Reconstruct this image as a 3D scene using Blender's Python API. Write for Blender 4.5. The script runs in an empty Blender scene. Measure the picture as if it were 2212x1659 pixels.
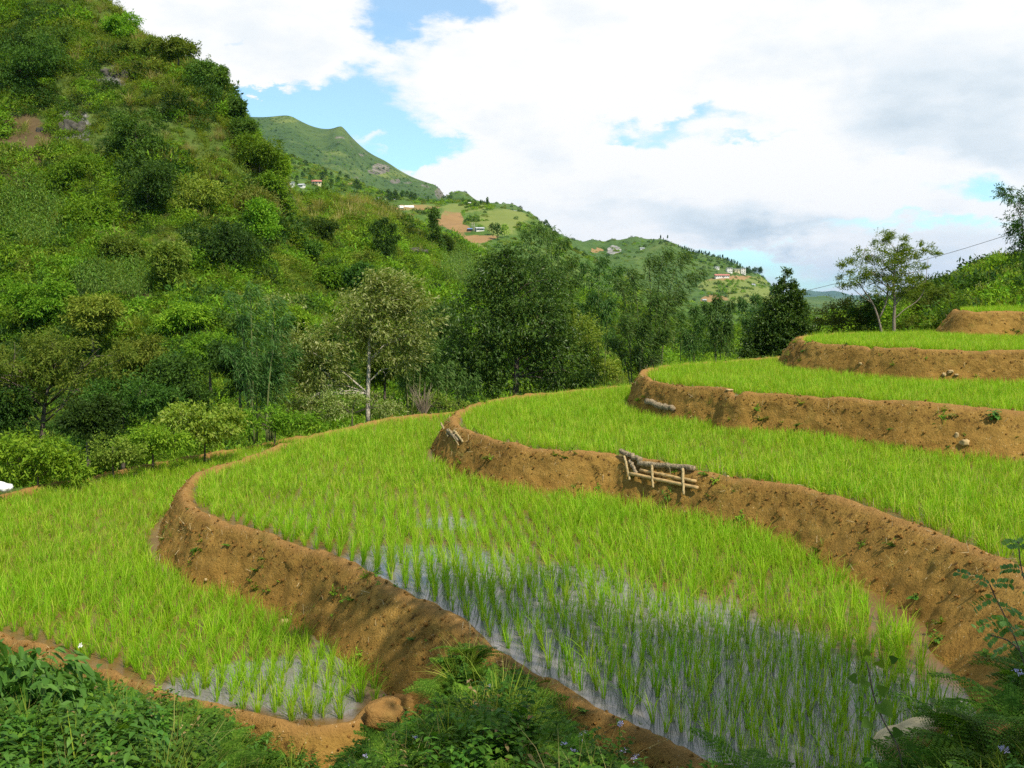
import bpy, math, random
import numpy as np
from mathutils import Vector

rng = np.random.default_rng(7)
random.seed(7)
scene = bpy.context.scene
COL = scene.collection

# ------------------------------------------------------------------ camera
FPX, CX, CY = 2080.0, 1106.0, 829.5          # focal length and centre in photo display pixels (2212 wide)
PITCH = math.atan(199.5 / FPX)
cam_d = bpy.data.cameras.new("camera"); cam = bpy.data.objects.new("camera", cam_d)
COL.objects.link(cam)
cam_d.sensor_width = 36; cam_d.lens = FPX / 2212 * 36
cam_d.clip_start = 0.1; cam_d.clip_end = 60000
cam.location = (0, 0, 0); cam.rotation_euler = (math.pi / 2 - PITCH, 0, 0)
scene.camera = cam
scene.render.resolution_x = 1024; scene.render.resolution_y = 768

# ------------------------------------------------------------------ light
HAZE = 3.5e-5
SUN_EL, SUN_AZ = math.radians(53), math.radians(142)     # azimuth clockwise from +Y: behind the camera, to the right
sun_d = bpy.data.lights.new("sun", 'SUN'); sun = bpy.data.objects.new("sun", sun_d); COL.objects.link(sun)
sun_d.energy = 5.0; sun_d.angle = math.radians(0.5); sun_d.color = (1.0, 0.91, 0.76)
SUNV = Vector((math.sin(SUN_AZ) * math.cos(SUN_EL), math.cos(SUN_AZ) * math.cos(SUN_EL), math.sin(SUN_EL)))
sun.rotation_euler = SUNV.to_track_quat('Z', 'Y').to_euler()
scene.view_settings.view_transform = 'Standard'; scene.view_settings.look = 'None'
scene.view_settings.gamma = 1; scene.view_settings.use_curve_mapping = False
scene.view_settings.exposure = 0.28
cy = scene.cycles
cy.max_bounces = 8; cy.diffuse_bounces = 3; cy.glossy_bounces = 3; cy.transmission_bounces = 4
cy.transparent_max_bounces = 8; cy.caustics_reflective = False; cy.caustics_refractive = False
cy.volume_bounces = 0
cy.use_denoising = False


# ---- small node helper
class NT:
    def __init__(self, tree): self.t = tree; self.n = tree.nodes; self.l = tree.links
    def node(self, typ, **kw):
        nd = self.n.new(typ)
        for k, v in kw.items():
            if k.startswith('_'): continue
            setattr(nd, k, v)
        return nd
    def put(self, sock, v):
        if hasattr(v, 'is_output') or hasattr(v, 'links'): self.l.new(v, sock)
        elif v is not None: sock.default_value = v
    def math(self, op, a, b=None, c=None, clamp=False):
        nd = self.node('ShaderNodeMath', operation=op); nd.use_clamp = clamp
        self.put(nd.inputs[0], a)
        if b is not None: self.put(nd.inputs[1], b)
        if c is not None: self.put(nd.inputs[2], c)
        return nd.outputs[0]
    def vmath(self, op, a, b=None, s=None):
        nd = self.node('ShaderNodeVectorMath', operation=op)
        self.put(nd.inputs[0], a)
        if b is not None: self.put(nd.inputs[1], b)
        if s is not None: self.put(nd.inputs['Scale'], s)
        return nd.outputs[1] if op in ('DOT_PRODUCT', 'LENGTH', 'DISTANCE') else nd.outputs[0]
    def noise(self, vec, scale, detail=4, rough=0.55, dist=0.0, color=False, dims='3D'):
        nd = self.node('ShaderNodeTexNoise', noise_dimensions=dims)
        if vec is not None: self.l.new(vec, nd.inputs['Vector'])
        nd.inputs['Scale'].default_value = scale; nd.inputs['Detail'].default_value = detail
        nd.inputs['Roughness'].default_value = rough; nd.inputs['Distortion'].default_value = dist
        return nd.outputs['Color' if color else 'Fac']
    def ramp(self, fac, stops, interp='LINEAR'):
        nd = self.node('ShaderNodeValToRGB'); self.put(nd.inputs[0], fac)
        cr = nd.color_ramp; cr.interpolation = interp
        while len(cr.elements) < len(stops): cr.elements.new(0.5)
        for e, (p, c) in zip(cr.elements, stops):
            e.position = p; e.color = (*c, 1) if len(c) == 3 else c
        return nd.outputs[0]
    def mix(self, fac, a, b, blend='MIX'):
        nd = self.node('ShaderNodeMix', data_type='RGBA', blend_type=blend)
        self.put(nd.inputs[0], fac)
        for s, v in ((nd.inputs[6], a), (nd.inputs[7], b)):
            if isinstance(v, tuple): v = (*v, 1) if len(v) == 3 else v
            self.put(s, v)
        return nd.outputs[2]
    def maprange(self, v, a, b, c=0.0, d=1.0, smooth=True):
        nd = self.node('ShaderNodeMapRange', interpolation_type='SMOOTHSTEP' if smooth else 'LINEAR')
        self.put(nd.inputs[0], v)
        for i, x in enumerate((a, b, c, d)): nd.inputs[i + 1].default_value = x
        return nd.outputs[0]
    def attr(self, name): return self.node('ShaderNodeAttribute', attribute_name=name).outputs['Fac']


def dirpx(x, y):
    a = (x - CX) / FPX; b = (CY - y) / FPX
    return np.array([a, math.cos(PITCH) + b * math.sin(PITCH), -math.sin(PITCH) + b * math.cos(PITCH)])


# ------------------------------------------------------------------ sky: Nishita sky with a broken cloud deck laid out by direction
world = bpy.data.worlds.new("World"); scene.world = world; world.use_nodes = True
W = NT(world.node_tree); W.n.clear()
w_out = W.node('ShaderNodeOutputWorld')
sky = W.node('ShaderNodeTexSky', sky_type='NISHITA'); sky.sun_disc = False
sky.sun_elevation = SUN_EL; sky.sun_rotation = SUN_AZ
sky.altitude = 1200; sky.air_density = 1.0; sky.dust_density = 0.6; sky.ozone_density = 1.0
bg_sky = W.node('ShaderNodeBackground'); bg_sky.inputs['Strength'].default_value = 0.15
W.l.new(W.mix(1.0, sky.outputs[0], (0.66, 1.08, 1.14), 'MULTIPLY'), bg_sky.inputs['Color'])
gen = W.node('ShaderNodeTexCoord').outputs['Generated']
sep = W.node('ShaderNodeSeparateXYZ'); W.l.new(gen, sep.inputs[0])
dx, dy, dz = sep.outputs
az = W.math('ARCTAN2', dx, dy)
el = W.math('ARCSINE', W.math('MAXIMUM', W.math('MINIMUM', dz, 1.0), -1.0))
cmb = W.node('ShaderNodeCombineXYZ'); W.l.new(az, cmb.inputs[0]); W.l.new(W.math('MULTIPLY', el, 2.1), cmb.inputs[1])
ae = cmb.outputs[0]
warp = W.noise(ae, 9.0, 6, 0.6, color=True)
wv = W.vmath('SCALE', W.vmath('SUBTRACT', warp, (0.5, 0.5, 0.5)), s=0.16)
sepw = W.node('ShaderNodeSeparateXYZ'); W.l.new(wv, sepw.inputs[0])
azw = W.math('ADD', az, sepw.outputs[0]); elw = W.math('ADD', el, W.math('MULTIPLY', sepw.outputs[1], 0.7))


def blob_sum(blobs, a_, e_):
    tot = None
    for (px, py, rx, ry, s) in blobs:
        d = dirpx(px, py); d = d / np.linalg.norm(d)
        a0 = math.atan2(d[0], d[1]); e0 = math.asin(d[2])
        u = W.math('MULTIPLY', W.math('SUBTRACT', a_, a0), FPX / rx)
        v = W.math('MULTIPLY', W.math('SUBTRACT', e_, e0), FPX / ry)
        r2 = W.math('ADD', W.math('MULTIPLY', u, u), W.math('MULTIPLY', v, v))
        g = W.math('MULTIPLY', W.math('EXPONENT', W.math('MULTIPLY', r2, -1.0)), s)
        tot = g if tot is None else W.math('ADD', tot, g)
    return tot


gaps = [(655, 235, 130, 34, .85), (545, 215, 70, 22, .7), (745, 180, 110, 46, .9), (870, 25, 95, 55, 1.0), (1020, 20, 75, 32, .55),
        (840, 262, 85, 36, .55), (915, 312, 95, 36, .95), (960, 275, 50, 18, .4), (835, 345, 70, 14, .5), (910, 345, 50, 14, .4),
        (520, 245, 70, 36, .9), (500, 95, 26, 16, .5), (820, 50, 60, 16, .4), (760, 75, 45, 20, .3),
        (1400, 268, 150, 20, .48), (1350, 290, 60, 14, .5), (1500, 245, 60, 14, .35), (1620, 300, 60, 9, .35),
        (2150, 400, 75, 26, .6), (2020, 490, 160, 12, .35), (1620, 560, 170, 24, .5), (1560, 540, 120, 14, .3),
        (1760, 600, 130, 26, .45), (1830, 505, 90, 14, .2), (1480, 480, 80, 10, .2), (2020, 340, 160, 12, .2),
        (-600, 300, 300, 200, .6), (3000, 300, 300, 200, .5)]
fill = [(560, 175, 50, 26, .8), (520, 150, 120, 30, .3), (690, 150, 40, 14, .3), (830, 285, 40, 14, .4), (1350, 420, 300, 90, .5), (820, 335, 40, 14, .35), (640, 70, 130, 60, .4), (1250, 150, 200, 110, .4)]
g_sum = W.math('SUBTRACT', blob_sum(gaps, azw, elw), blob_sum(fill, azw, elw))
n_big = W.noise(ae, 5.0, 7, 0.58)
n_fine = W.noise(ae, 22.0, 6, 0.62)
back = W.maprange(dy, -0.3, 0.5, 0.28, 0.0)
cov = W.math('ADD', W.math('MULTIPLY', n_big, 0.68), W.math('MULTIPLY', n_fine, 0.5))
cov = W.math('SUBTRACT', W.math('SUBTRACT', cov, W.math('MULTIPLY', g_sum, 0.82)), back)
mask = W.maprange(cov, 0.09, 0.53, 0.24, 1.0)
greys = [(1560, 488, 220, 30, .26), (1690, 505, 120, 22, .22), (1400, 445, 200, 22, .16), (1740, 590, 130, 22, .18), (1950, 590, 160, 18, .1), (2060, 160, 220, 110, .2),
         (1960, 230, 140, 60, .1), (2140, 540, 130, 30, .15), (1990, 520, 120, 30, .12), (1000, 100, 60, 30, .08), (2120, 320, 150, 20, .12)]
shade = blob_sum(greys, azw, elw)
shade = W.math('ADD', shade, W.math('MULTIPLY', W.maprange(n_big, 0.42, 0.68), 0.20))
bright = W.math('SUBTRACT', 1.06, shade)
bright = W.math('MULTIPLY', bright, W.maprange(dy, -0.5, 0.5, 0.42, 1.0))
bright = W.math('MULTIPLY', bright, W.maprange(dz, 0.33, 0.8, 1.0, 0.45))
ccol = W.ramp(bright, [(0.0, (0.27, 0.36, 0.46)), (0.55, (0.54, 0.65, 0.74)), (0.8, (0.79, 0.86, 0.91)), (1.0, (1.0, 1.0, 1.0))])
bg_cl = W.node('ShaderNodeBackground'); W.l.new(ccol, bg_cl.inputs['Color']); bg_cl.inputs['Strength'].default_value = 0.88
mixs = W.node('ShaderNodeMixShader'); W.l.new(mask, mixs.inputs[0])
W.l.new(bg_sky.outputs[0], mixs.inputs[1]); W.l.new(bg_cl.outputs[0], mixs.inputs[2])
W.l.new(mixs.outputs[0], w_out.inputs['Surface'])
world.cycles.sampling_method = 'MANUAL'; world.cycles.sample_map_resolution = 1024


# ------------------------------------------------------------------ geometry helpers
def at(x, y, Y):
    d = dirpx(x, y); return d * (Y / d[1])


def onz(x, y, z):
    d = dirpx(x, y); return d * (z / d[2])


def pxy(P):
    """display pixel of world points (N,3)"""
    P = np.asarray(P, float)
    c, s = math.cos(PITCH), math.sin(PITCH)
    f = P[..., 1] * c - P[..., 2] * s; u = P[..., 1] * s + P[..., 2] * c
    return CX + FPX * P[..., 0] / f, CY - FPX * u / f


def _hash(ix, iy, iz, seed):
    h = (ix * 374761393 + iy * 668265263 + iz * 2147483647 + seed * 974634541) & 0xFFFFFFFF
    h = ((h ^ (h >> 13)) * 1274126177) & 0xFFFFFFFF
    return ((h ^ (h >> 16)) & 0xFFFF) / 65535.0 * 2 - 1


def vnoise(x, y, z=0.0, seed=0):
    x, y, z = np.broadcast_arrays(np.asarray(x, float), np.asarray(y, float), np.asarray(z, float))
    ix, iy, iz = (np.floor(v).astype(np.int64) for v in (x, y, z))
    fx, fy, fz = x - ix, y - iy, z - iz
    fx, fy, fz = (f * f * (3 - 2 * f) for f in (fx, fy, fz))
    r = 0
    for a in (0, 1):
        for b in (0, 1):
            for c in (0, 1):
                wgt = (fx if a else 1 - fx) * (fy if b else 1 - fy) * (fz if c else 1 - fz)
                r = r + wgt * _hash(ix + a, iy + b, iz + c, seed)
    return r


def fbm(x, y, z=0.0, oct=4, seed=0, gain=0.5):
    r, a, f = 0, 1.0, 1.0
    for o in range(oct):
        r = r + a * vnoise(np.asarray(x) * f, np.asarray(y) * f, np.asarray(z) * f, seed + o * 17)
        a *= gain; f *= 2.03
    return r


def mesh(name, V, Fs, mats, smooth=False, attrs=None):
    """V (N,3); Fs = list of int arrays (M,k)"""
    me = bpy.data.meshes.new(name)
    V = np.asarray(V, np.float32)
    if not isinstance(Fs, (list, tuple)): Fs = [Fs]
    Fs = [np.asarray(f, np.int32) for f in Fs if len(f)]
    me.vertices.add(len(V)); me.vertices.foreach_set('co', V.ravel())
    nl = sum(f.size for f in Fs); npoly = sum(len(f) for f in Fs)
    me.loops.add(nl); me.polygons.add(npoly)
    me.loops.foreach_set('vertex_index', np.concatenate([f.ravel() for f in Fs]) if Fs else np.zeros(0, np.int32))
    tot = np.concatenate([np.full(len(f), f.shape[1], np.int32) for f in Fs])
    st = np.concatenate([[0], np.cumsum(tot)[:-1]]).astype(np.int32)
    me.polygons.foreach_set('loop_start', st); me.polygons.foreach_set('loop_total', tot)
    me.polygons.foreach_set('use_smooth', np.full(npoly, bool(smooth)))
    for m in (mats if isinstance(mats, (list, tuple)) else [mats]):
        if m is not None: me.materials.append(m)
    for k, v in (attrs or {}).items():
        a = me.attributes.new(k, 'FLOAT', 'POINT'); a.data.foreach_set('value', np.asarray(v, np.float32).ravel())
    me.update(); me.validate()
    return me


def obj(name, me, parent=None, loc=None, link=True):
    o = bpy.data.objects.new(name, me)
    if link: COL.objects.link(o)
    if loc is not None: o.location = loc
    if parent is not None: o.parent = parent
    return o


def tag(o, label=None, cat=None, group=None, kind=None):
    if label: o['label'] = label
    if cat: o['category'] = cat
    if group: o['group'] = group
    if kind: o['kind'] = kind
    return o


def gridfaces(nu, nv):
    i = np.arange(nu - 1)[:, None] * nv + np.arange(nv - 1)[None, :]
    i = i.ravel()
    return np.stack([i, i + nv, i + nv + 1, i + 1], 1)


def join(parts):
    Vs, Fs, off = [], {}, 0
    for V, F in parts:
        V = np.asarray(V, float); Vs.append(V)
        for f in (F if isinstance(F, list) else [F]):
            f = np.asarray(f, int)
            if len(f): Fs.setdefault(f.shape[1], []).append(f + off)
        off += len(V)
    return np.concatenate(Vs), [np.concatenate(f) for f in Fs.values()]


def norm(v): return v / np.maximum(np.linalg.norm(v, axis=-1, keepdims=True), 1e-9)


def tube(pts, rad, n=6, cap=True):
    pts = np.asarray(pts, float); m = len(pts); rad = np.broadcast_to(np.asarray(rad, float), (m,))
    t = norm(np.gradient(pts, axis=0))
    ref = np.array([0, 0, 1.0]) if abs(t[0][2]) < 0.9 else np.array([1.0, 0, 0])
    a = norm(np.cross(t, ref)); b = np.cross(t, a)
    ang = np.linspace(0, 2 * math.pi, n, endpoint=False)
    V = pts[:, None] + rad[:, None, None] * (np.cos(ang)[None, :, None] * a[:, None] + np.sin(ang)[None, :, None] * b[:, None])
    V = V.reshape(-1, 3)
    i = np.arange(m - 1)[:, None] * n; k = np.arange(n)[None]; k2 = (k + 1) % n
    F = np.stack([i + k, i + k2, i + n + k2, i + n + k], -1).reshape(-1, 4)
    Fs = [F]
    if cap:
        V = np.concatenate([V, pts[:1], pts[-1:]])
        c0, c1 = m * n, m * n + 1; kk = np.arange(n)
        Fs.append(np.stack([np.full(n, c0), (kk + 1) % n, kk], 1))
        Fs.append(np.stack([np.full(n, c1), (m - 1) * n + kk, (m - 1) * n + (kk + 1) % n], 1))
    return V, Fs


def catmull(P, step):
    P = np.asarray(P, float)
    Q = np.concatenate([[2 * P[0] - P[1]], P, [2 * P[-1] - P[-2]]])
    out = []
    for i in range(len(P) - 1):
        p0, p1, p2, p3 = Q[i:i + 4]
        d = np.linalg.norm(p2[:3] - p1[:3]); n = max(2, int(d / step))
        # centripetal tangents keep sharp bends tidy
        l1 = max(np.linalg.norm(p1[:3] - p0[:3]), 1e-6) ** .5; l2 = max(d, 1e-6) ** .5; l3 = max(np.linalg.norm(p3[:3] - p2[:3]), 1e-6) ** .5
        m1 = (p2 - p1) + l2 * ((p1 - p0) / l1 - (p2 - p0) / (l1 + l2))
        m2 = (p2 - p1) + l2 * ((p3 - p2) / l3 - (p3 - p1) / (l2 + l3))
        t = np.linspace(0, 1, n, endpoint=False)[:, None]
        out.append((2 * t**3 - 3 * t**2 + 1) * p1 + (t**3 - 2 * t**2 + t) * m1 + (-2 * t**3 + 3 * t**2) * p2 + (t**3 - t**2) * m2)
    out.append(P[-1:])
    return np.concatenate(out)


def resample(P, step):
    d = np.r_[0, np.cumsum(np.linalg.norm(np.diff(P[:, :2], axis=0), axis=1))]
    s = np.linspace(0, d[-1], max(2, int(d[-1] / step)))
    return np.stack([np.interp(s, d, P[:, k]) for k in range(P.shape[1])], 1)


def inside(poly, p):
    x, y = p[:, 0], p[:, 1]; r = np.zeros(len(p), bool)
    a = poly; b = np.roll(poly, -1, 0)
    for (x1, y1), (x2, y2) in zip(a, b):
        c = ((y1 > y) != (y2 > y))
        if abs(y2 - y1) > 1e-12: r ^= c & (x < (x2 - x1) * (y - y1) / (y2 - y1) + x1)
    return r


def polydist(path, p, chunk=4000, arg=False):
    out = np.empty(len(p), int if arg else float)
    for i in range(0, len(p), chunk):
        q = p[i:i + chunk]
        d2 = ((q[:, None] - path[None]) ** 2).sum(-1)
        out[i:i + chunk] = d2.argmin(1) if arg else np.sqrt(d2.min(1))
    return out


class TPS:
    def __init__(s, uv, val, lam=1e-3):
        s.uv = np.asarray(uv, float); n = len(s.uv)
        K = s.k(s.uv, s.uv) + lam * np.eye(n); P = np.c_[np.ones(n), s.uv]
        A = np.zeros((n + 3, n + 3)); A[:n, :n] = K; A[:n, n:] = P; A[n:, :n] = P.T
        s.w = np.linalg.solve(A, np.r_[val, 0, 0, 0])
    def k(s, a, b):
        r2 = ((a[:, None] - b[None]) ** 2).sum(-1)
        return 0.5 * r2 * np.log(np.maximum(r2, 1e-12))
    def __call__(s, uv):
        uv = np.asarray(uv, float); out = np.empty(len(uv)); n = len(s.uv)
        for i in range(0, len(uv), 20000):
            q = uv[i:i + 20000]
            out[i:i + 20000] = s.k(q, s.uv) @ s.w[:n] + s.w[n] + q @ s.w[n + 1:]
        return out


class Terrain:
    """height field given by columns {px: [(depth, py), ...]}"""
    def __init__(s, cols, us=2.5, vs=1.0, bump=None, lam=1e-3):
        uv, val = [], []
        for x, lst in cols.items():
            for Y, y in lst:
                p = at(x, y, Y); uv.append((p[0] / Y * us, math.log(Y) * vs)); val.append(p[2] / Y)
        s.us, s.vs, s.bump = us, vs, bump
        s.t = TPS(uv, np.array(val), lam)
    def h(s, X, Y):
        X = np.asarray(X, float); Y = np.asarray(Y, float); sh = X.shape
        x, y = X.ravel(), Y.ravel()
        z = s.t(np.c_[x / y * s.us, np.log(y) * s.vs]) * y
        if s.bump: z = z + s.bump(x, y)
        return z.reshape(sh)
    def hit(s, x, y, y0, y1, n=400):
        d = dirpx(x, y); Y = np.exp(np.linspace(math.log(y0), math.log(y1), n))
        X = Y * d[0] / d[1]; z = Y * d[2] / d[1]
        ok = np.nonzero(s.h(X, Y) >= z)[0]
        if not len(ok): return None
        i = ok[0]; return np.array([X[i], Y[i], s.h(X[i:i + 1], Y[i:i + 1])[0]])
    def build(s, name, x0, x1, nx, y0, y1, ny, mat, attrs=None, kind='structure'):
        t = (np.linspace(x0, x1, nx) - CX) / FPX
        Y = np.exp(np.linspace(math.log(y0), math.log(y1), ny))
        YY = np.broadcast_to(Y[None], (nx, ny)); XX = t[:, None] * YY
        Z = s.h(XX, YY); V = np.stack([XX, YY, Z], -1).reshape(-1, 3)
        A = {}
        if attrs:
            px, py = pxy(V)
            for k, blobs in attrs.items():
                v = np.zeros(len(V)); jit = fbm(px / 40, py / 22, seed=5) * .5
                for (bx, by, rx, ry, st) in blobs:
                    r = np.sqrt(((px - bx) / rx) ** 2 + ((py - by) / ry) ** 2) + jit * .6
                    v = np.maximum(v, st * np.clip((1.25 - r) / .5, 0, 1))
                A[k] = v
        s.vis = (XX, YY, Z)
        me = mesh(name, V, gridfaces(nx, ny)[:, ::-1], mat, smooth=True, attrs=A)
        return tag(obj(name, me), kind=kind)
    def scatter(s, n, x0, x1, y0, y1, near=50., power=1.0, ymax_px=1100, margin=1.2):
        """visible surface points as the camera side sees them, denser near"""
        t0, t1 = (x0 - CX) / FPX, (x1 - CX) / FPX
        m = n * 4
        t = rng.uniform(t0, t1, m); Y = np.exp(rng.uniform(math.log(y0), math.log(y1), m))
        # log-uniform x angular-uniform = density 1/Y^2; reweight to a screen / ground mixture
        wgt = (Y / y1) ** (2 - power); keep = rng.uniform(0, 1, m) < wgt / wgt.max()
        t, Y = t[keep], Y[keep]
        XX, YY, Z = s.vis; tan = Z / YY
        cm = np.maximum.accumulate(tan + margin * 0 / YY, axis=1)
        nx, ny = XX.shape
        tt = XX[:, 0] / YY[:, 0]
        iu = np.clip(np.searchsorted(tt, t), 0, nx - 1); iv = np.clip(np.searchsorted(YY[0], Y), 0, ny - 1)
        X = t * Y; z = s.h(X, Y)
        P = np.stack([X, Y, z], 1)
        vis = (z + margin) / Y >= cm[iu, np.maximum(iv - 1, 0)]
        px, py = pxy(P)
        vis &= (py < ymax_px) & (py > -80)
        return P[vis][:n]


# ------------------------------------------------------------------ materials
def newmat(name):
    m = bpy.data.materials.new(name); m.use_nodes = True
    t = NT(m.node_tree); t.n.clear()
    out = t.node('ShaderNodeOutputMaterial')
    return m, t, out


def principled(t, out, color, rough=0.8, spec=0.3, normal=None, **kw):
    p = t.node('ShaderNodeBsdfPrincipled')
    if isinstance(color, tuple): color = (*color, 1)
    t.put(p.inputs['Base Color'], color); t.put(p.inputs['Roughness'], rough); t.put(p.inputs['Specular IOR Level'], spec)
    if normal is not None: t.l.new(normal, p.inputs['Normal'])
    for k, v in kw.items(): t.put(p.inputs[k], v)
    if out is not None: t.l.new(p.outputs[0], out.inputs['Surface'])
    return p


def leafmat(name, c0, c1, c2=None, transl=0.35, rough=0.45, spec=0.35, var=0.35, tcol=None):
    m, t, out = newmat(name)
    isl = t.node('ShaderNodeNewGeometry').outputs['Random Per Island']
    rnd = t.node('ShaderNodeObjectInfo').outputs['Random']
    stops = [(0.0, c0), (0.55, c1), (1.0, c2 or c1)]
    col = t.ramp(isl, stops)
    hsv = t.node('ShaderNodeHueSaturation'); t.l.new(col, hsv.inputs['Color'])
    t.l.new(t.maprange(rnd, 0, 1, 1 - var, 1 + var, False), hsv.inputs['Value'])
    t.l.new(t.maprange(t.math('FRACT', t.math('MULTIPLY', rnd, 7.31)), 0, 1, 0.488, 0.512, False), hsv.inputs['Hue'])
    p = principled(t, None, hsv.outputs[0], rough, spec)
    tr = t.node('ShaderNodeBsdfTranslucent')
    t.l.new(t.mix(1.0, hsv.outputs[0], tcol or (1.5, 1.35, 0.55), 'MULTIPLY'), tr.inputs['Color'])
    ms = t.node('ShaderNodeMixShader'); ms.inputs[0].default_value = transl
    t.l.new(p.outputs[0], ms.inputs[1]); t.l.new(tr.outputs[0], ms.inputs[2]); t.l.new(ms.outputs[0], out.inputs['Surface'])
    return m


def hillmat(name, greens, soil=(0.30, 0.14, 0.05), s1=0.05, s2=0.4, rockc=(0.3, 0.29, 0.27), bump=0.6):
    m, t, out = newmat(name)
    co = t.node('ShaderNodeTexCoord').outputs['Object']
    n1 = t.noise(co, s1, 5, 0.6); n2 = t.noise(co, s2, 5, 0.65)
    g = t.ramp(t.math('ADD', t.math('MULTIPLY', n1, .6), t.math('MULTIPLY', n2, .4)),
               [(0.3, greens[0]), (0.5, greens[1]), (0.68, greens[2])])
    g = t.mix(t.maprange(t.noise(co, s2 * 3.1, 3, .6), .5, .75, 0, .7), g, tuple(c * .45 for c in greens[0]))
    sc = t.mix(n2, tuple(c * .75 for c in soil), tuple(c * 1.2 for c in soil))
    sfac = t.maprange(t.math('ADD', t.attr('soil'), t.math('MULTIPLY', t.math('SUBTRACT', n2, .5), .9)), .38, .62)
    g = t.mix(sfac, g, sc)
    light = t.maprange(t.math('ADD', t.attr('pale'), t.math('MULTIPLY', t.math('SUBTRACT', n2, .5), .8)), .35, .7)
    g = t.mix(light, g, t.mix(n2, (.12, .17, .035), (.2, .22, .06)))
    rf = t.maprange(t.math('ADD', t.attr('rock'), t.math('MULTIPLY', t.math('SUBTRACT', t.noise(co, s2 * 1.5, 5, .7), .5), 1.6)), .45, .6)
    rc = t.ramp(t.noise(co, s2 * 2.5, 6, .75), [(.3, tuple(c * .3 for c in rockc)), (.55, rockc), (.75, tuple(min(1, c * 2.0) for c in rockc))])
    g = t.mix(rf, g, rc)
    b = t.node('ShaderNodeBump'); b.inputs['Strength'].default_value = bump; b.inputs['Distance'].default_value = 0.25 / s2
    t.l.new(n2, b.inputs['Height'])
    principled(t, out, g, 0.9, 0.1, b.outputs[0])
    return m


def make_soil():
    m, t, out = newmat("ochre_soil")
    co = t.node('ShaderNodeTexCoord').outputs['Object']
    n1 = t.noise(co, 0.9, 5, 0.6); n2 = t.noise(co, 7.0, 6, 0.68); n3 = t.noise(co, 45.0, 4, 0.7)
    v = t.attr('down')            # 0 on the crest, 1 at the foot of the bank
    base = t.ramp(t.math('ADD', t.math('MULTIPLY', n1, .5), t.math('MULTIPLY', n2, .5)),
                  [(0.28, (0.115, 0.063, 0.016)), (0.42, (0.225, 0.128, 0.030)), (0.58, (0.32, 0.19, 0.046)), (0.76, (0.41, 0.255, 0.08))])
    foot = t.mix(n2, (0.25, 0.125, 0.024), (0.37, 0.21, 0.05))
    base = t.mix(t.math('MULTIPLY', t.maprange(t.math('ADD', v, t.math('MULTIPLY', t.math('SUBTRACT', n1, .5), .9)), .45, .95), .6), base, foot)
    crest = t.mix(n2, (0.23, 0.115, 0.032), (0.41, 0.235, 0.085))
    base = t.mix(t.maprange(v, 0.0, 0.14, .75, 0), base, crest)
    moss = t.maprange(t.math('ADD', t.noise(co, 1.7, 4, .6), t.math('MULTIPLY', n3, .15)), .64, .8, 0, .45)
    base = t.mix(moss, base, (0.13, 0.12, 0.025))
    dark = t.maprange(t.noise(co, 19.0, 6, .8), .60, .74, 0, .7)
    base = t.mix(dark, base, (0.06, 0.028, 0.010))
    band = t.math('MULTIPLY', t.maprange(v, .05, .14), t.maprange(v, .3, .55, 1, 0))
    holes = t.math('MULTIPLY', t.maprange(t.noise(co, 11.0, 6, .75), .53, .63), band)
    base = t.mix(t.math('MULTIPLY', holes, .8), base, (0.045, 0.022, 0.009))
    vo = t.node('ShaderNodeTexVoronoi'); vo.feature = 'F1'; t.l.new(co, vo.inputs['Vector']); vo.inputs['Scale'].default_value = 22
    fleck = t.math('MULTIPLY', t.maprange(vo.outputs['Distance'], .10, .18, 1, 0), t.maprange(n2, .45, .6))
    base = t.mix(t.math('MULTIPLY', fleck, .8), base, (0.62, 0.48, 0.28))
    h = t.math('ADD', t.math('MULTIPLY', n2, .7), t.math('ADD', t.math('MULTIPLY', n3, .32), t.math('MULTIPLY', t.noise(co, 18, 4, .7), .5)))
    b = t.node('ShaderNodeBump'); b.inputs['Strength'].default_value = 1.0; b.inputs['Distance'].default_value = 0.065
    t.l.new(h, b.inputs['Height'])
    principled(t, out, base, 0.95, 0.08, b.outputs[0])
    return m


POOLS = [(900, 1235, -3.4, 1.3), (1150, 1330, -3.4, 1.5), (1420, 1420, -3.4, 1.5), (1700, 1540, -3.4, 1.3), (1850, 1600, -3.4, 1.0), (1250, 1480, -3.4, 1.2), (1500, 1580, -3.4, 1.1), (960, 1130, -3.4, .45), (570, 1475, -4.1, .62), (450, 1478, -4.1, .4), (680, 1515, -4.1, .4)]


def pool_amount(P):
    v = np.zeros(len(P))
    for (x, y, z, r) in POOLS:
        c = onz(x, y, z); d = np.hypot(P[:, 0] - c[0], P[:, 1] - c[1]); v += np.where(abs(P[:, 2] - z) < .2, np.exp(-(d / r) ** 2), 0)
    return np.clip(v, 0, 1)


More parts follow.
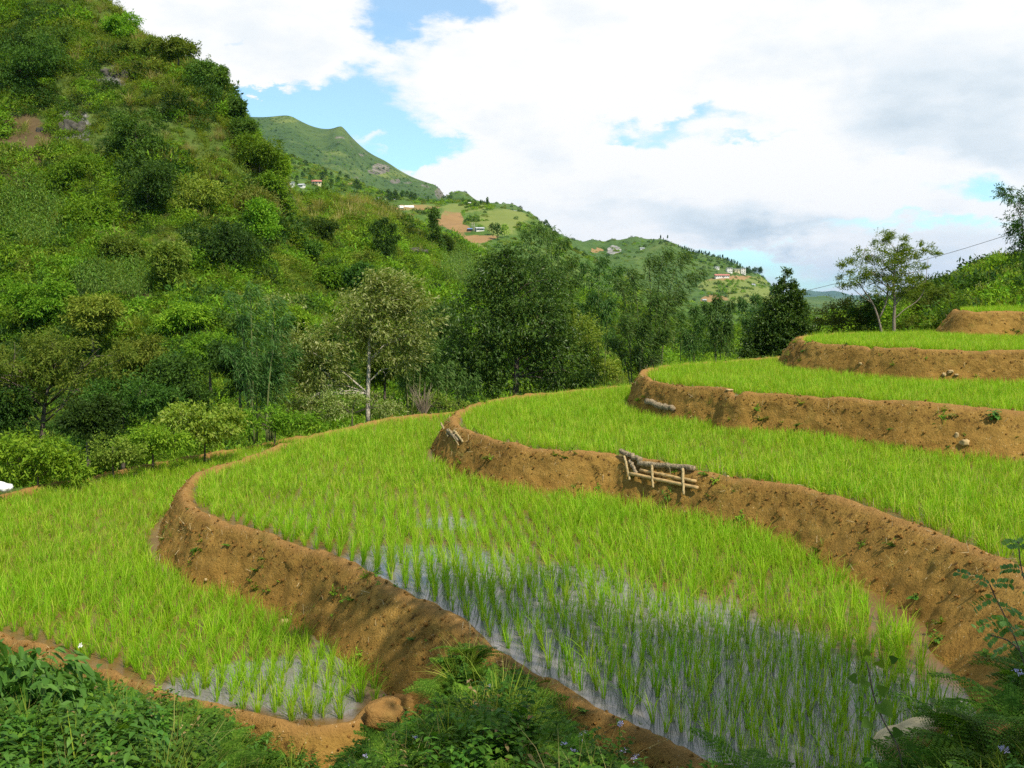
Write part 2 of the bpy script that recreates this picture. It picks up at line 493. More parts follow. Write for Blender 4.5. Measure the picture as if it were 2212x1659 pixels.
def make_water():
    m, t, out = newmat("muddy_water")
    co = t.node('ShaderNodeTexCoord').outputs['Object']
    tot = None
    for (x, y, z, r) in POOLS:
        c = onz(x, y, z)
        d = t.vmath('DISTANCE', co, (float(c[0]), float(c[1]), z))
        g = t.math('EXPONENT', t.math('MULTIPLY', t.math('POWER', t.math('DIVIDE', d, r), 2.0), -1.0))
        tot = g if tot is None else t.math('ADD', tot, g)
    n = t.noise(co, 1.1, 5, .6)
    wet = t.maprange(t.math('ADD', tot, t.math('MULTIPLY', t.math('SUBTRACT', n, .5), 1.2)), .25, .6)
    mud = t.ramp(n, [(.3, (0.11, 0.058, 0.018)), (.7, (0.20, 0.115, 0.04))])
    col = t.mix(wet, mud, t.mix(n, (0.135, 0.12, 0.108), (0.215, 0.203, 0.198)))  # open water: grey silt, paled further in colour to stand in for sky reflection
    b = t.node('ShaderNodeBump'); b.inputs['Strength'].default_value = 0.05; b.inputs['Distance'].default_value = 0.01
    t.l.new(t.noise(co, 6, 3, .5), b.inputs['Height'])
    principled(t, out, col, t.maprange(wet, 0, 1, .30, .008, False), 0.5, b.outputs[0], IOR=1.38)
    return m


def flatmat(name, c, rough=0.7, var=0.25, scale=6.0, spec=0.2, bump=0.3, bdist=0.02, stretch=None):
    m, t, out = newmat(name)
    co = t.node('ShaderNodeTexCoord').outputs['Object']
    if stretch: co = t.vmath('MULTIPLY', co, stretch)
    n = t.noise(co, scale, 6, .65)
    col = t.mix(t.maprange(n, .3, .7), tuple(x * (1 - var) for x in c), tuple(min(1, x * (1 + var)) for x in c))
    b = t.node('ShaderNodeBump'); b.inputs['Strength'].default_value = bump; b.inputs['Distance'].default_value = bdist
    t.l.new(n, b.inputs['Height'])
    principled(t, out, col, rough, spec, b.outputs[0])
    return m


M = {}
M['soil'] = make_soil()
M['water'] = make_water()
M['near_hill'] = hillmat("near_hill_ground", [(.035, .07, .012), (.07, .11, .02), (.12, .15, .035)], soil=(.10, .07, .035), s1=.12, s2=.9, rockc=(.17, .165, .155))
M['mid_hill'] = hillmat("mid_hill_ground", [(.035, .085, .018), (.075, .135, .022), (.13, .18, .04)], soil=(.27, .165, .07), s1=.02, s2=.12)
M['far_hill'] = hillmat("far_hill_ground", [(.04, .085, .022), (.075, .13, .028), (.14, .175, .05)], soil=(.29, .185, .08), s1=.008, s2=.05, bump=.8)
M['mountain'] = hillmat("mountain_ground", [(.034, .068, .022), (.06, .105, .027), (.10, .145, .036)], soil=(.3, .2, .1), s1=.004, s2=.025, rockc=(.17, .155, .12), bump=1.0)
M['rice'] = leafmat("rice_blade", (.18, .375, .008), (.265, .49, .015), (.52, .54, .10), transl=.45, rough=.6, spec=.12, var=.16, tcol=(1.25, 1.2, .6))

# ------------------------------------------------------------------ TERRAIN
LV = {1: -4.10, 2: -3.40, 3: -2.80, 4: -2.10, 5: -1.42, 6: -0.70}

near_cols = {
    -900: [(14, 1350), (20, 1150), (28, 1110), (36, 900), (50, 560), (65, 260), (82, -50), (110, -500), (150, -450)],
    -450: [(14, 1350), (20, 1160), (28, 1120), (36, 1000), (50, 720), (65, 500), (82, 230), (105, -150), (140, -420), (170, -300)],
    0: [(14, 1400), (18, 1196), (24, 1090), (33, 1015), (42, 890), (52, 745), (62, 595), (74, 425), (86, 245), (100, 60), (125, -150), (165, -90)],
    200: [(14, 1400), (18, 1196), (24, 1090), (33, 1010), (42, 890), (52, 745), (62, 595), (74, 430), (86, 255), (97, 110), (106, 0), (140, 130)],
    310: [(33, 1008), (42, 885), (52, 742), (62, 600), (74, 440), (86, 260), (95, 150), (102, 98), (140, 260)],
    430: [(14, 1400), (24, 1090), (33, 1005), (42, 880), (52, 740), (62, 610), (72, 490), (82, 360), (91, 235), (98, 156), (130, 340)],
    500: [(33, 1000), (45, 840), (58, 670), (70, 530), (80, 405), (90, 280), (95, 222), (125, 430)],
    560: [(33, 995), (45, 830), (58, 680), (70, 565), (80, 460), (88, 370), (93, 308), (120, 455)],
    600: [(70, 580), (80, 490), (87, 420), (91, 372), (112, 470)],
    640: [(14, 1400), (24, 1090), (34, 990), (48, 800), (62, 665), (80, 565), (100, 485), (125, 436), (165, 480)],
    740: [(34, 980), (48, 805), (65, 675), (85, 570), (110, 490), (135, 440), (170, 490)],
    860: [(14, 1400), (24, 1085), (34, 970), (50, 805), (70, 675), (95, 570), (120, 505), (140, 470), (180, 520)],
    950: [(36, 955), (55, 785), (80, 650), (110, 565), (135, 524), (180, 560)],
    1100: [(14, 1400), (24, 1085), (36, 945), (60, 770), (90, 655), (120, 595), (140, 572), (180, 600)],
    1300: [(14, 1400), (28, 1000), (36, 920), (60, 800), (90, 710), (130, 650), (180, 690)],
    1600: [(14, 1400), (28, 1000), (36, 870), (60, 830), (100, 770), (180, 735)],
    1800: [(28, 1000), (36, 810), (60, 765), (100, 715), (180, 700)],
    2000: [(14, 1400), (28, 960), (34.5, 745), (50, 700), (80, 672), (120, 662), (180, 690)],
    2100: [(28, 960), (35, 710), (50, 675), (75, 640), (95, 606), (150, 665)],
    2212: [(14, 1400), (29, 960), (35, 690), (50, 650), (75, 612), (95, 576), (150, 625)],
    2500: [(14, 1400), (29, 960), (36, 655), (50, 590), (75, 530), (100, 480), (150, 520)],
    2900: [(14, 1400), (29, 960), (36, 600), (50, 500), (80, 380), (150, 400)],
}


def near_bump(x, y):
    f = np.clip((y - 31) / 14, 0, 1)
    return f * (fbm(x / 7, y / 7, oct=4, seed=3) * 0.55 + fbm(x / 1.6, y / 1.6, oct=2, seed=9) * 0.16) * np.clip(y / 70, .5, 1.3)


T_near = Terrain(near_cols, bump=near_bump)
near_attr = {
    'soil': [(40, 300, 75, 70, .9), (60, 400, 50, 30, .7), (690, 432, 60, 7, 1), (280, 640, 60, 14, .6), (640, 434, 20, 10, 1), (230, 575, 40, 14, .5), (1000, 590, 30, 12, .5)],
    'rock': [(155, 275, 45, 32, .9), (125, 62, 45, 28, .9), (430, 225, 30, 30, .75), (250, 160, 45, 30, .7), (440, 180, 30, 25, .6), (560, 470, 50, 30, .7), (590, 500, 30, 30, .7), (900, 545, 40, 16, .7)],
    'pale': [(750, 480, 130, 60, .6), (400, 120, 80, 60, .7), (330, 130, 60, 60, .6), (300, 200, 70, 60, .4)]}
near_hill = T_near.build("hillside", -950, 2950, 420, 14, 170, 200, M['near_hill'], near_attr)

mid_cols = {
    300: [(230, 700), (500, 480), (750, 300), (950, 420)],
    500: [(230, 660), (400, 500), (750, 300), (950, 420)],
    600: [(230, 640), (330, 520), (450, 450), (600, 398), (760, 337), (950, 430)],
    660: [(230, 640), (330, 530), (450, 455), (600, 408), (760, 355), (950, 430)],
    726: [(230, 640), (330, 520), (450, 462), (600, 420), (780, 382), (950, 440)],
    790: [(230, 640), (330, 530), (450, 475), (600, 432), (760, 407), (950, 450)],
    850: [(230, 640), (330, 540), (450, 480), (560, 448), (750, 423), (950, 460)],
    930: [(230, 650), (330, 555), (450, 490), (600, 455), (720, 437), (900, 470)],
    1000: [(230, 650), (330, 560), (450, 500), (560, 460), (650, 440), (850, 480)],
    1060: [(230, 655), (330, 565), (450, 505), (560, 470), (640, 446), (800, 490)],
    1140: [(230, 660), (330, 590), (430, 530), (540, 480), (610, 466), (760, 520)],
    1230: [(230, 670), (330, 610), (430, 570), (520, 548), (600, 543), (800, 590)],
    1400: [(230, 690), (400, 650), (600, 640), (800, 660)],
    1700: [(230, 720), (500, 690), (800, 680)],
    2200: [(230, 720), (500, 690), (800, 680)],
}
T_mid = Terrain(mid_cols, bump=lambda x, y: fbm(x / 45, y / 45, oct=4, seed=21) * 3.0)
mid_attr = {
    'soil': [(975, 470, 22, 24, .95), (1000, 498, 24, 10, .8), (1030, 515, 45, 9, .75), (900, 449, 55, 5, 1), (950, 480, 14, 10, .6), (762, 396, 24, 6, .5),
             (1000, 520, 30, 6, .6), (890, 462, 20, 4, .6), (700, 432, 80, 5, .7)],
    'pale': [(1080, 475, 60, 30, .8), (1000, 540, 60, 14, .7), (930, 455, 60, 14, .5), (860, 480, 60, 20, .4), (1000, 450, 60, 10, .7)],
    'rock': [(700, 400, 10, 4, .3), (830, 428, 45, 3, .8)]}
T_mid.build("mid_slope", 250, 2250, 320, 165, 900, 140, M['mid_hill'], mid_attr)

sil_f = [(900, 470, 1000), (960, 438, 1000), (975, 428, 1000), (985, 422, 1000), (1000, 421, 1000), (1012, 429, 1000), (1024, 440, 1000), (1045, 447, 1000), (1070, 447, 1000), (1100, 452, 1000), (1118, 457, 1000), (1132, 466, 1000), (1150, 478, 1000),
         (1180, 494, 1050), (1210, 510, 1100), (1230, 519, 1150), (1245, 522, 1150), (1263, 526, 1200), (1280, 522, 1200), (1295, 527, 1200), (1306, 530, 1200), (1322, 524, 1200), (1336, 527, 1200),
         (1355, 521, 1200), (1378, 518, 1200), (1395, 523, 1200), (1405, 526, 1200), (1425, 520, 1200), (1441, 519, 1200), (1455, 527, 1200), (1475, 540, 1200), (1500, 549, 1200), (1540, 556, 1200), (1575, 566, 1200), (1605, 580, 1220),
         (1625, 589, 1230), (1645, 596, 1230), (1655, 608, 1230), (1672, 622, 1230), (1690, 640, 1230), (1740, 660, 1230), (1850, 668, 1230), (2100, 672, 1230)]
far_cols = {}
for (x, y, Y) in sil_f:
    f = 0 if x < 1250 else min(1, (x - 1250) / 250)
    far_cols[x] = [(Y * .72, y + (655 - y) * (.75 + .25 * f) if y < 640 else y + 14), (Y * .86, y + (655 - y) * .42 if y < 640 else y + 8), (Y, y), (Y * 1.25, y + 55)]
T_far = Terrain(far_cols, us=5.0, vs=1.5, bump=lambda x, y: fbm(x / 60, y / 60, oct=4, seed=31) * 4.0, lam=1e-5)
far_attr = {
    'soil': [(1600, 600, 26, 5, .8), (1560, 607, 30, 6, .8), (1545, 645, 36, 8, .95), (1625, 625, 18, 5, .8), (1640, 633, 14, 5, .9), (1290, 540, 14, 5, .9), (1275, 565, 14, 8, .6), (1600, 630, 50, 14, .5), (1650, 640, 30, 8, .6)],
    'pale': [(1620, 640, 60, 22, .8), (1570, 620, 60, 16, .8), (1640, 605, 30, 8, .7), (1080, 470, 40, 10, .4)],
    'rock': [(1325, 540, 14, 9, .85), (1140, 470, 24, 9, .8), (1100, 456, 20, 5, .6), (1680, 632, 10, 8, .2)]}
T_far.build("far_ridge", 880, 2150, 420, 700, 1600, 90, M['far_hill'], far_attr)

sil_m = [(150, 340), (250, 300), (350, 275), (450, 258), (500, 253), (530, 256), (560, 259), (590, 256), (610, 252), (627, 252), (640, 259), (655, 270), (675, 280), (692, 286), (712, 283), (724, 277), (733, 273), (738, 273), (746, 281), (760, 299), (775, 316), (790, 330), (805, 339), (822, 344),
         (840, 354), (860, 368), (885, 382), (910, 391), (930, 397), (945, 404), (955, 415), (962, 428), (972, 445), (1000, 475), (1080, 520), (1250, 560)]
mt_cols = {}
for (x, y) in sil_m:
    mt_cols[x] = [(1100, 640 if y < 560 else y + 60), (1350, y + (640 - y) * .62), (1650, y + (640 - y) * .3), (1900, y + (640 - y) * .1), (2050, y), (2600, y + 110)]
T_mt = Terrain(mt_cols, us=5.0, vs=1.8, lam=1e-5,
               bump=lambda x, y: fbm(x / 260, y / 330, oct=5, seed=41) * 24.0 * np.clip((2080 - y) / 500, 0.02, 1))
mt_attr = {
    'rock': [(822, 362, 20, 11, .8), (815, 370, 16, 6, .9), (785, 334, 14, 6, .5), (760, 310, 6, 14, .4), (855, 392, 10, 5, .8), (880, 395, 14, 4, .6), (950, 415, 12, 14, .8), (960, 425, 8, 10, .9), (735, 300, 14, 14, .4), (770, 385, 14, 5, .5), (920, 402, 20, 5, .4), (690, 380, 8, 4, .3)],
    'pale': [(740, 360, 70, 40, .4), (850, 375, 50, 14, .5), (650, 320, 50, 30, .35), (620, 258, 40, 8, .5)]}
T_mt.build("mountain", 130, 1260, 420, 1100, 2600, 170, M['mountain'], mt_attr)

blue = {}
for (x, y) in [(1300, 648), (1600, 640), (1700, 634), (1730, 631), (1746, 627), (1760, 630), (1773, 635), (1785, 630), (1798, 627), (1812, 629), (1826, 634), (1840, 638), (1865, 645), (1890, 648), (1920, 642), (1949, 633), (1975, 637), (2020, 645), (2100, 640), (2300, 648)]:
    blue[x] = [(10000, 655), (12500, y), (16000, y + 12)]
Terrain(blue, us=8, vs=1.5, lam=1e-6, bump=lambda x, y: fbm(x / 300, y / 300, oct=3, seed=51) * 8).build("blue_mountains", 1280, 2320, 180, 9500, 16000, 30, M['mountain'])
low = {}
for (x, y) in [(1500, 660), (1650, 650), (1720, 648), (1760, 640), (1790, 641), (1810, 650), (1850, 656), (1890, 651), (1915, 649), (1960, 653), (2000, 640), (2040, 622), (2100, 610), (2300, 600)]:
    low[x] = [(1900, 690), (2600, y), (3300, y + 20)]
Terrain(low, us=8, vs=1.5, lam=1e-6, bump=lambda x, y: fbm(x / 60, y / 60, oct=3, seed=53) * 4).build("low_hills", 1480, 2320, 160, 1800, 3300, 30, M['far_hill'], {'soil': [(1870, 654, 40, 4, .5)]})

# the great ground sheet under everything, out to the horizon
gs = mesh("ground", [(-16400, -2800, -60), (16400, -2800, -60), (16400, 16700, -60), (-16400, 16700, -60)], [np.array([[0, 1, 2, 3]])], M['far_hill'])
tag(obj("ground", gs), kind='structure')

# ------------------------------------------------------------------ TERRACES
# crest lines: (px, py) on the crest level, running near-right -> tip -> far-right; optional third value = dip of the crest
banks_px = {
    1: [(1010, 1475), (930, 1500), (840, 1512), (760, 1562), (650, 1570), (560, 1552), (480, 1530), (330, 1488), (170, 1430), (100, 1400), (0, 1372), (-200, 1320), (-450, 1270), (-650, 1200),
        (-600, 1130), (-350, 1102), (-150, 1086), (0, 1066), (150, 1036), (400, 987), (540, 962), (640, 945), (760, 940), (900, 935), (1000, 932)],
    2: [(2150, 1900), (1900, 1800), (1720, 1725), (1545, 1650), (1400, 1585), (1250, 1505), (1130, 1440), (1040, 1385), (950, 1322), (850, 1268), (750, 1218), (650, 1178), (550, 1148), (480, 1130), (425, 1105), (398, 1075),
        (400, 1048), (430, 1022), (475, 1004), (540, 984), (610, 959), (700, 935), (830, 905), (960, 890), (1100, 876), (1300, 862), (1600, 850), (2000, 842), (2600, 835)],
    3: [(2700, 1480), (2400, 1330), (2212, 1235), (2100, 1183), (2000, 1138), (1850, 1085), (1700, 1048), (1500, 1015), (1340, 982), (1200, 972), (1100, 957), (1020, 937), (978, 915), (985, 893), (1020, 874), (1080, 861),
        (1150, 852), (1250, 842), (1360, 832), (1500, 827), (1800, 817), (2600, 805)],
    4: [(2900, 930), (2500, 905), (2212, 886), (2000, 872), (1800, 857), (1640, 847), (1605, 846), (1592, 845, .13), (1580, 844, .10), (1568, 840), (1500, 833), (1440, 826), (1400, 818), (1383, 806), (1408, 795), (1450, 789), (1520, 783), (1600, 777), (1700, 771),
        (1900, 765), (2600, 752)],
    5: [(2900, 775), (2500, 765), (2212, 757), (2000, 753), (1900, 749), (1888, 748), (1880, 748, .12), (1872, 747), (1800, 743), (1762, 740), (1738, 737), (1724, 733), (1722, 729), (1738, 726), (1785, 723), (1850, 720), (2000, 716), (2600, 707)],
    6: [(2900, 690), (2500, 680), (2212, 673), (2100, 672.5), (2078, 671.5), (2066, 670), (2064, 668.5), (2078, 666.5), (2120, 664.5), (2250, 661), (2700, 655)],
}
runs = {1: .45, 2: .62, 3: .55, 4: .42, 5: .55, 6: .75}
drop = {1: .9, 2: .70, 3: .60, 4: .70, 5: .68, 6: .72}
CREST = {}
RUN = {}
for k, lst in banks_px.items():
    zc = LV[k] + 0.10
    pts = [np.r_[onz(p[0], p[1], zc), (p[2] if len(p) > 2 else 0)] for p in lst]
    P = np.array(pts)
    near = P[:, 1].min() < 15
    CREST[k] = resample(catmull(P, .06), .04 if near else .06)


BANKV, BANKD = {}, {}


def run_at(k, P):
    """how far the face of the bank spreads; the two middle banks flatten out toward the right"""
    r = np.full(len(P), runs[k])
    if k in (3, 4):
        px, py = pxy(P[:, :3]); i0 = int(np.argmin(px)); near_side = np.arange(len(P)) < i0
        f = np.clip((px - (1650 if k == 3 else 1700)) / 520, 0, 1.6)
        r = r * (1 + np.where(near_side, (1.0 if k == 3 else 1.3) * f * f * (3 - 2 * np.clip(f, 0, 1)), 0))
    return np.minimum(r, 1.5)


def build_bank(k):
    P = CREST[k]; h = drop[k] + .10
    t2 = np.gradient(P[:, :2], axis=0)
    w = 9; ker = np.hanning(2 * w + 1); ker /= ker.sum()
    t2 = np.stack([np.convolve(np.pad(t2[:, i], w, mode='edge'), ker, 'valid') for i in (0, 1)], 1)
    t2 = norm(t2); n2 = np.c_[-t2[:, 1], t2[:, 0]]          # outward
    s = np.r_[0, np.cumsum(np.linalg.norm(np.diff(P[:, :2], axis=0), axis=1))]
    run = run_at(k, P) * (1 + .18 * fbm(s / 1.7, s * 0 + k, oct=3, seed=60 + k))
    wid = .17 * (1 + .35 * fbm(s / .9, s * 0 + k, oct=3, seed=70 + k))
    inner = [(-1.0, -.30), (-.72, -.19), (-.55, -.11), (-.40, -.055), (-.25, -.015), (-.08, 0.0)]
    nw = 30
    rows = []
    V = np.zeros((len(P), len(inner) + 1 + nw, 3)); dn = np.zeros(V.shape[:2])
    top = P[:, 2] - P[:, 3] * .9 + .03 * fbm(s / .5, s * 0, oct=3, seed=80 + k)
    for j, (a, z) in enumerate(inner):
        d = a * (wid + .13)
        V[:, j, :2] = P[:, :2] + n2 * d[:, None]; V[:, j, 2] = top * 0 + (top + z if j > 1 else P[:, 2] + z)
    for j in range(nw + 1):
        f = j / nw
        d = run * (0.10 * (1 - (1 - min(f * 5, 1)) ** 2) + 0.90 * f ** 0.92)
        V[:, len(inner) + j, :2] = P[:, :2] + n2 * d[:, None]
        V[:, len(inner) + j, 2] = top - (h + .2) * (f ** 1.12) - .02 * min(f * 6, 1)
        dn[:, len(inner) + j] = np.clip(f * (h + .2) / h, 0, 1)
    # lumps
    X, Y, Z = V[..., 0], V[..., 1], V[..., 2]
    amp = np.clip(dn * 4, .25, 1) * .9
    q = (fbm(X * 1.6, Y * 1.6, Z * 1.6, oct=3, seed=90) * .026 + fbm(X * 6, Y * 6, Z * 6, oct=3, seed=93) * .026) * amp
    clod = np.clip(fbm(X * 11, Y * 11, Z * 11, oct=2, seed=97) - .25, 0, 1) * .035 * np.clip(1 - dn, .15, 1)
    V[..., 0] += n2[:, None, 0] * (q + clod); V[..., 1] += n2[:, None, 1] * (q + clod)
    V[..., 2] += fbm(X * 5, Y * 5, Z * 5, oct=3, seed=99) * .014 + q * .3
    BANKV[k] = V[:, 5:-4].reshape(-1, 3).copy(); BANKD[k] = dn[:, 5:-4].ravel()
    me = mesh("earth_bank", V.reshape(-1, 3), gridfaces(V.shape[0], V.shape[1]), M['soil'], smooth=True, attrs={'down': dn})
    return tag(obj("earth_bank", me), kind='structure')


for k in range(1, 7): build_bank(k)

PADDY = {}
for k in range(1, 7):
    P = resample(CREST[k], .3)[:, :2]
    PADDY[k] = P
    P = P if k > 1 else P
    # fan the outline into one sheet
    bpoly = [tuple(p) for p in P]
    me = bpy.data.meshes.new("water")
    me.from_pydata([(x, y, LV[k]) for x, y in bpoly], [], [list(range(len(bpoly)))])
    me.materials.append(M['water'])
    o = tag(obj("water", me), kind='structure')

# ------------------------------------------------------------------ foreground slope the photographer stands on
fg_pts = [(-9, -6, -1.6), (0, -6, -1.2), (9, -6, -1.0), (-9, 0, -2.3), (-4, 0, -1.9), (0, 0, -1.65), (4, 0, -1.4), (9, 0, -1.1), (-9, 3, -2.9), (-3, 3, -2.5), (0, 3, -2.25), (3, 3, -1.9), (9, 3, -1.6),
          (-9, 6.5, -3.4), (-4.5, 6.5, -3.22), (-3, 6.5, -3.27), (-2.2, 6.5, -3.45), (-9, 10, -4.4), (-6.2, 10, -4.15), (-5, 9.7, -4.08), (-4, 9.0, -4.0), (-3.4, 8.6, -4.0), (-2.6, 8.3, -4.08),
          (-1.7, 7.6, -4.25), (-1.2, 8.2, -4.2), (-1.4, 6.5, -3.75), (-1.5, 5, -3.2), (-.6, 7.4, -3.62), (0, 7.6, -3.42), (.4, 7.0, -3.5), (-.8, 6.2, -3.2), (0, 5.5, -2.92), (.7, 5.5, -3.1), (1.0, 6.3, -3.5), (1.2, 5, -3.05), (1.5, 5.8, -3.6),
          (2.4, 5.5, -2.85), (2.9, 5.5, -2.5), (3.5, 5.5, -2.2), (2.2, 5.0, -2.75), (1.8, 4.4, -2.7), (2.1, 6.4, -3.75), (2.7, 6.5, -3.6), (3.4, 6.7, -3.2), (4.6, 6.5, -2.5), (9, 6, -2.2), (4.5, 8.6, -3.4), (2, 8, -4.4), (0, 9, -4.7), (-3, 11, -4.8), (9, 9, -3.2)]
fgt = TPS([(p[0], p[1]) for p in fg_pts], np.array([p[2] for p in fg_pts]), 1e-2)


def fgh(X, Y):
    X = np.asarray(X, float); Y = np.asarray(Y, float)
    return fgt(np.c_[X.ravel(), Y.ravel()]).reshape(X.shape) + .05 * fbm(X * 1.5, Y * 1.5, oct=3, seed=110)


gx, gy = np.meshgrid(np.linspace(-9, 9, 180), np.linspace(-6, 9, 150), indexing='ij')
V = np.stack([gx, gy, fgh(gx, gy)], -1).reshape(-1, 3)
tag(obj("ground_slope", mesh("ground_slope", V, gridfaces(180, 150), M['soil'], True)), kind='structure')


# ------------------------------------------------------------------ scatter by geometry nodes (for what nobody could count)
def scatter(name, P, rot, scl, idx, protos, label=None, cat=None, nor=None):
    pc = bpy.data.collections.new(name + "_kinds")
    for o in protos: pc.objects.link(o)
    me = bpy.data.meshes.new(name)
    me.vertices.add(len(P)); me.vertices.foreach_set('co', np.asarray(P, np.float32).ravel())
    a = me.attributes.new('rot', 'FLOAT_VECTOR', 'POINT'); a.data.foreach_set('vector', np.asarray(rot, np.float32).ravel())
    a = me.attributes.new('scl', 'FLOAT', 'POINT'); a.data.foreach_set('value', np.asarray(scl, np.float32))
    a = me.attributes.new('idx', 'INT', 'POINT'); a.data.foreach_set('value', np.asarray(idx, np.int32))
    o = obj(name, me)
    ng = bpy.data.node_groups.new(name + "_nodes", 'GeometryNodeTree')
    ng.interface.new_socket('Geometry', in_out='INPUT', socket_type='NodeSocketGeometry')
    ng.interface.new_socket('Geometry', in_out='OUTPUT', socket_type='NodeSocketGeometry')
    N, L = ng.nodes, ng.links
    gi = N.new('NodeGroupInput'); go = N.new('NodeGroupOutput')
    iop = N.new('GeometryNodeInstanceOnPoints'); ci = N.new('GeometryNodeCollectionInfo')
    ci.inputs['Collection'].default_value = pc; ci.inputs['Separate Children'].default_value = True; ci.inputs['Reset Children'].default_value = True
    def na(n, t):
        q = N.new('GeometryNodeInputNamedAttribute'); q.data_type = t; q.inputs['Name'].default_value = n
        return [s for s in q.outputs if s.enabled and s.name == 'Attribute'][0]
    L.new(gi.outputs[0], iop.inputs['Points']); L.new(ci.outputs[0], iop.inputs['Instance'])
    iop.inputs['Pick Instance'].default_value = True
    L.new(na('idx', 'INT'), iop.inputs['Instance Index'])
    e2r = N.new('FunctionNodeEulerToRotation'); L.new(na('rot', 'FLOAT_VECTOR'), e2r.inputs[0]); L.new(e2r.outputs[0], iop.inputs['Rotation'])
    L.new(na('scl', 'FLOAT'), iop.inputs['Scale'])
    L.new(iop.outputs[0], go.inputs[0])
    md = o.modifiers.new('scatter', 'NODES'); md.node_group = ng
    return tag(o, label, cat, kind='stuff')


# ------------------------------------------------------------------ RICE
def rice_clump(nb, h, w, seg=3, lean=.25, r=.03, seed=0):
    g = np.random.default_rng(seed)
    Vs, F4, F3, off = [], [], [], 0
    for i in range(nb):
        a = g.uniform(0, 2 * math.pi); b = a + g.normal(0, .6)
        base = np.array([math.cos(a), math.sin(a), 0]) * r * g.uniform(.2, 1)
        out = np.array([math.cos(b), math.sin(b), 0]); side = np.array([-math.sin(b + g.normal(0, .7)), math.cos(b), 0])
        L = h * g.uniform(.6, 1.1); le = lean * g.uniform(.25, 1.5); bend = g.uniform(.0, .35) if g.random() < .75 else g.uniform(.4, .9)
        s = np.linspace(0, 1, seg + 1)[:, None]
        c = base + out * (L * (le * s + bend * s ** 3)) + np.array([0, 0, 1]) * (L * (s * math.sqrt(max(.1, 1 - le * le)) - bend * .45 * s ** 3))
        ww = w * g.uniform(.8, 1.2) * np.array([.75, 1.0, .8, .45, .3][:seg])[:, None]
        Lf = c[:-1] - side * ww / 2; Rt = c[:-1] + side * ww / 2
        Vs += [Lf, Rt, c[-1:]]
        for j in range(seg - 1): F4.append((off + j, off + seg + j, off + seg + j + 1, off + j + 1))
        F3.append((off + seg - 1, off + 2 * seg - 1, off + 2 * seg)); off += 2 * seg + 1
    return np.concatenate(Vs), [np.array(F4), np.array(F3)]


rice_near, rice_far = [], []
for i in range(6):
    V, F = rice_clump(16, .39, .0075, 4, .16, .023, 200 + i); rice_near.append(obj("rice_tuft", mesh("rice_tuft", V, F, M['rice']), link=False))
for i in range(4):
    V, F = rice_clump(27, .36, .0075, 4, .2, .034, 250 + i); rice_near.append(obj("rice_tuft", mesh("rice_tuft", V, F, M['rice']), link=False))
for i in range(5):
    V, F = rice_clump(28, .27, .0072, 3, .2, .06, 300 + i); rice_far.append(obj("rice_tuft", mesh("rice_tuft", V, F, M['rice']), link=False))
rice_pts = {}
near_all = []
for k in range(1, 7):
    poly = PADDY[k]; path = resample(CREST[k], .1)[:, :2]
    lo, hi = poly.min(0), poly.max(0)
    sp = .162 if k <= 2 else .16
    ang = math.radians(7)
    nx = int((hi[0] - lo[0] + 8) / sp); ny = int((hi[1] - lo[1] + 8) / sp)
    ii, jj = np.meshgrid(np.arange(nx), np.arange(ny), indexing='ij')
    u = (ii.ravel() - nx / 2) * sp; v = (jj.ravel() - ny / 2) * sp * 1.05
    c = (lo + hi) / 2
    p = np.c_[c[0] + u * math.cos(ang) - v * math.sin(ang), c[1] + u * math.sin(ang) + v * math.cos(ang)]
    p += rng.normal(0, .02, p.shape)
    z = np.full(len(p), LV[k] - .02)
    px, py = pxy(np.c_[p, z])
    ok = (p[:, 1] > 4) & (px > -160) & (px < 2380) & (py < 1800)
    p = p[ok]
    p = p[inside(poly, p)]
    p = p[polydist(path, p) > .22]
    if k < 6:
        q = resample(CREST[k + 1], .1)[:, :2]
        inn = inside(PADDY[k + 1], p); qr = resample(np.c_[CREST[k + 1][:, :3], run_at(k + 1, CREST[k + 1])], .1)
        d = polydist(qr[:, :2], p) - qr[polydist(qr[:, :2], p, arg=True), 3] * .86
        p = p[~inn & (d > .03)]
    if k == 1:
        q = resample(CREST[2], .1)[:, :2]
    p = p[rng.uniform(0, 1, len(p)) > .05]
    P = np.c_[p, np.full(len(p), LV[k] - .02)]
    rice_pts[k] = P
    print("rice", k, len(P))
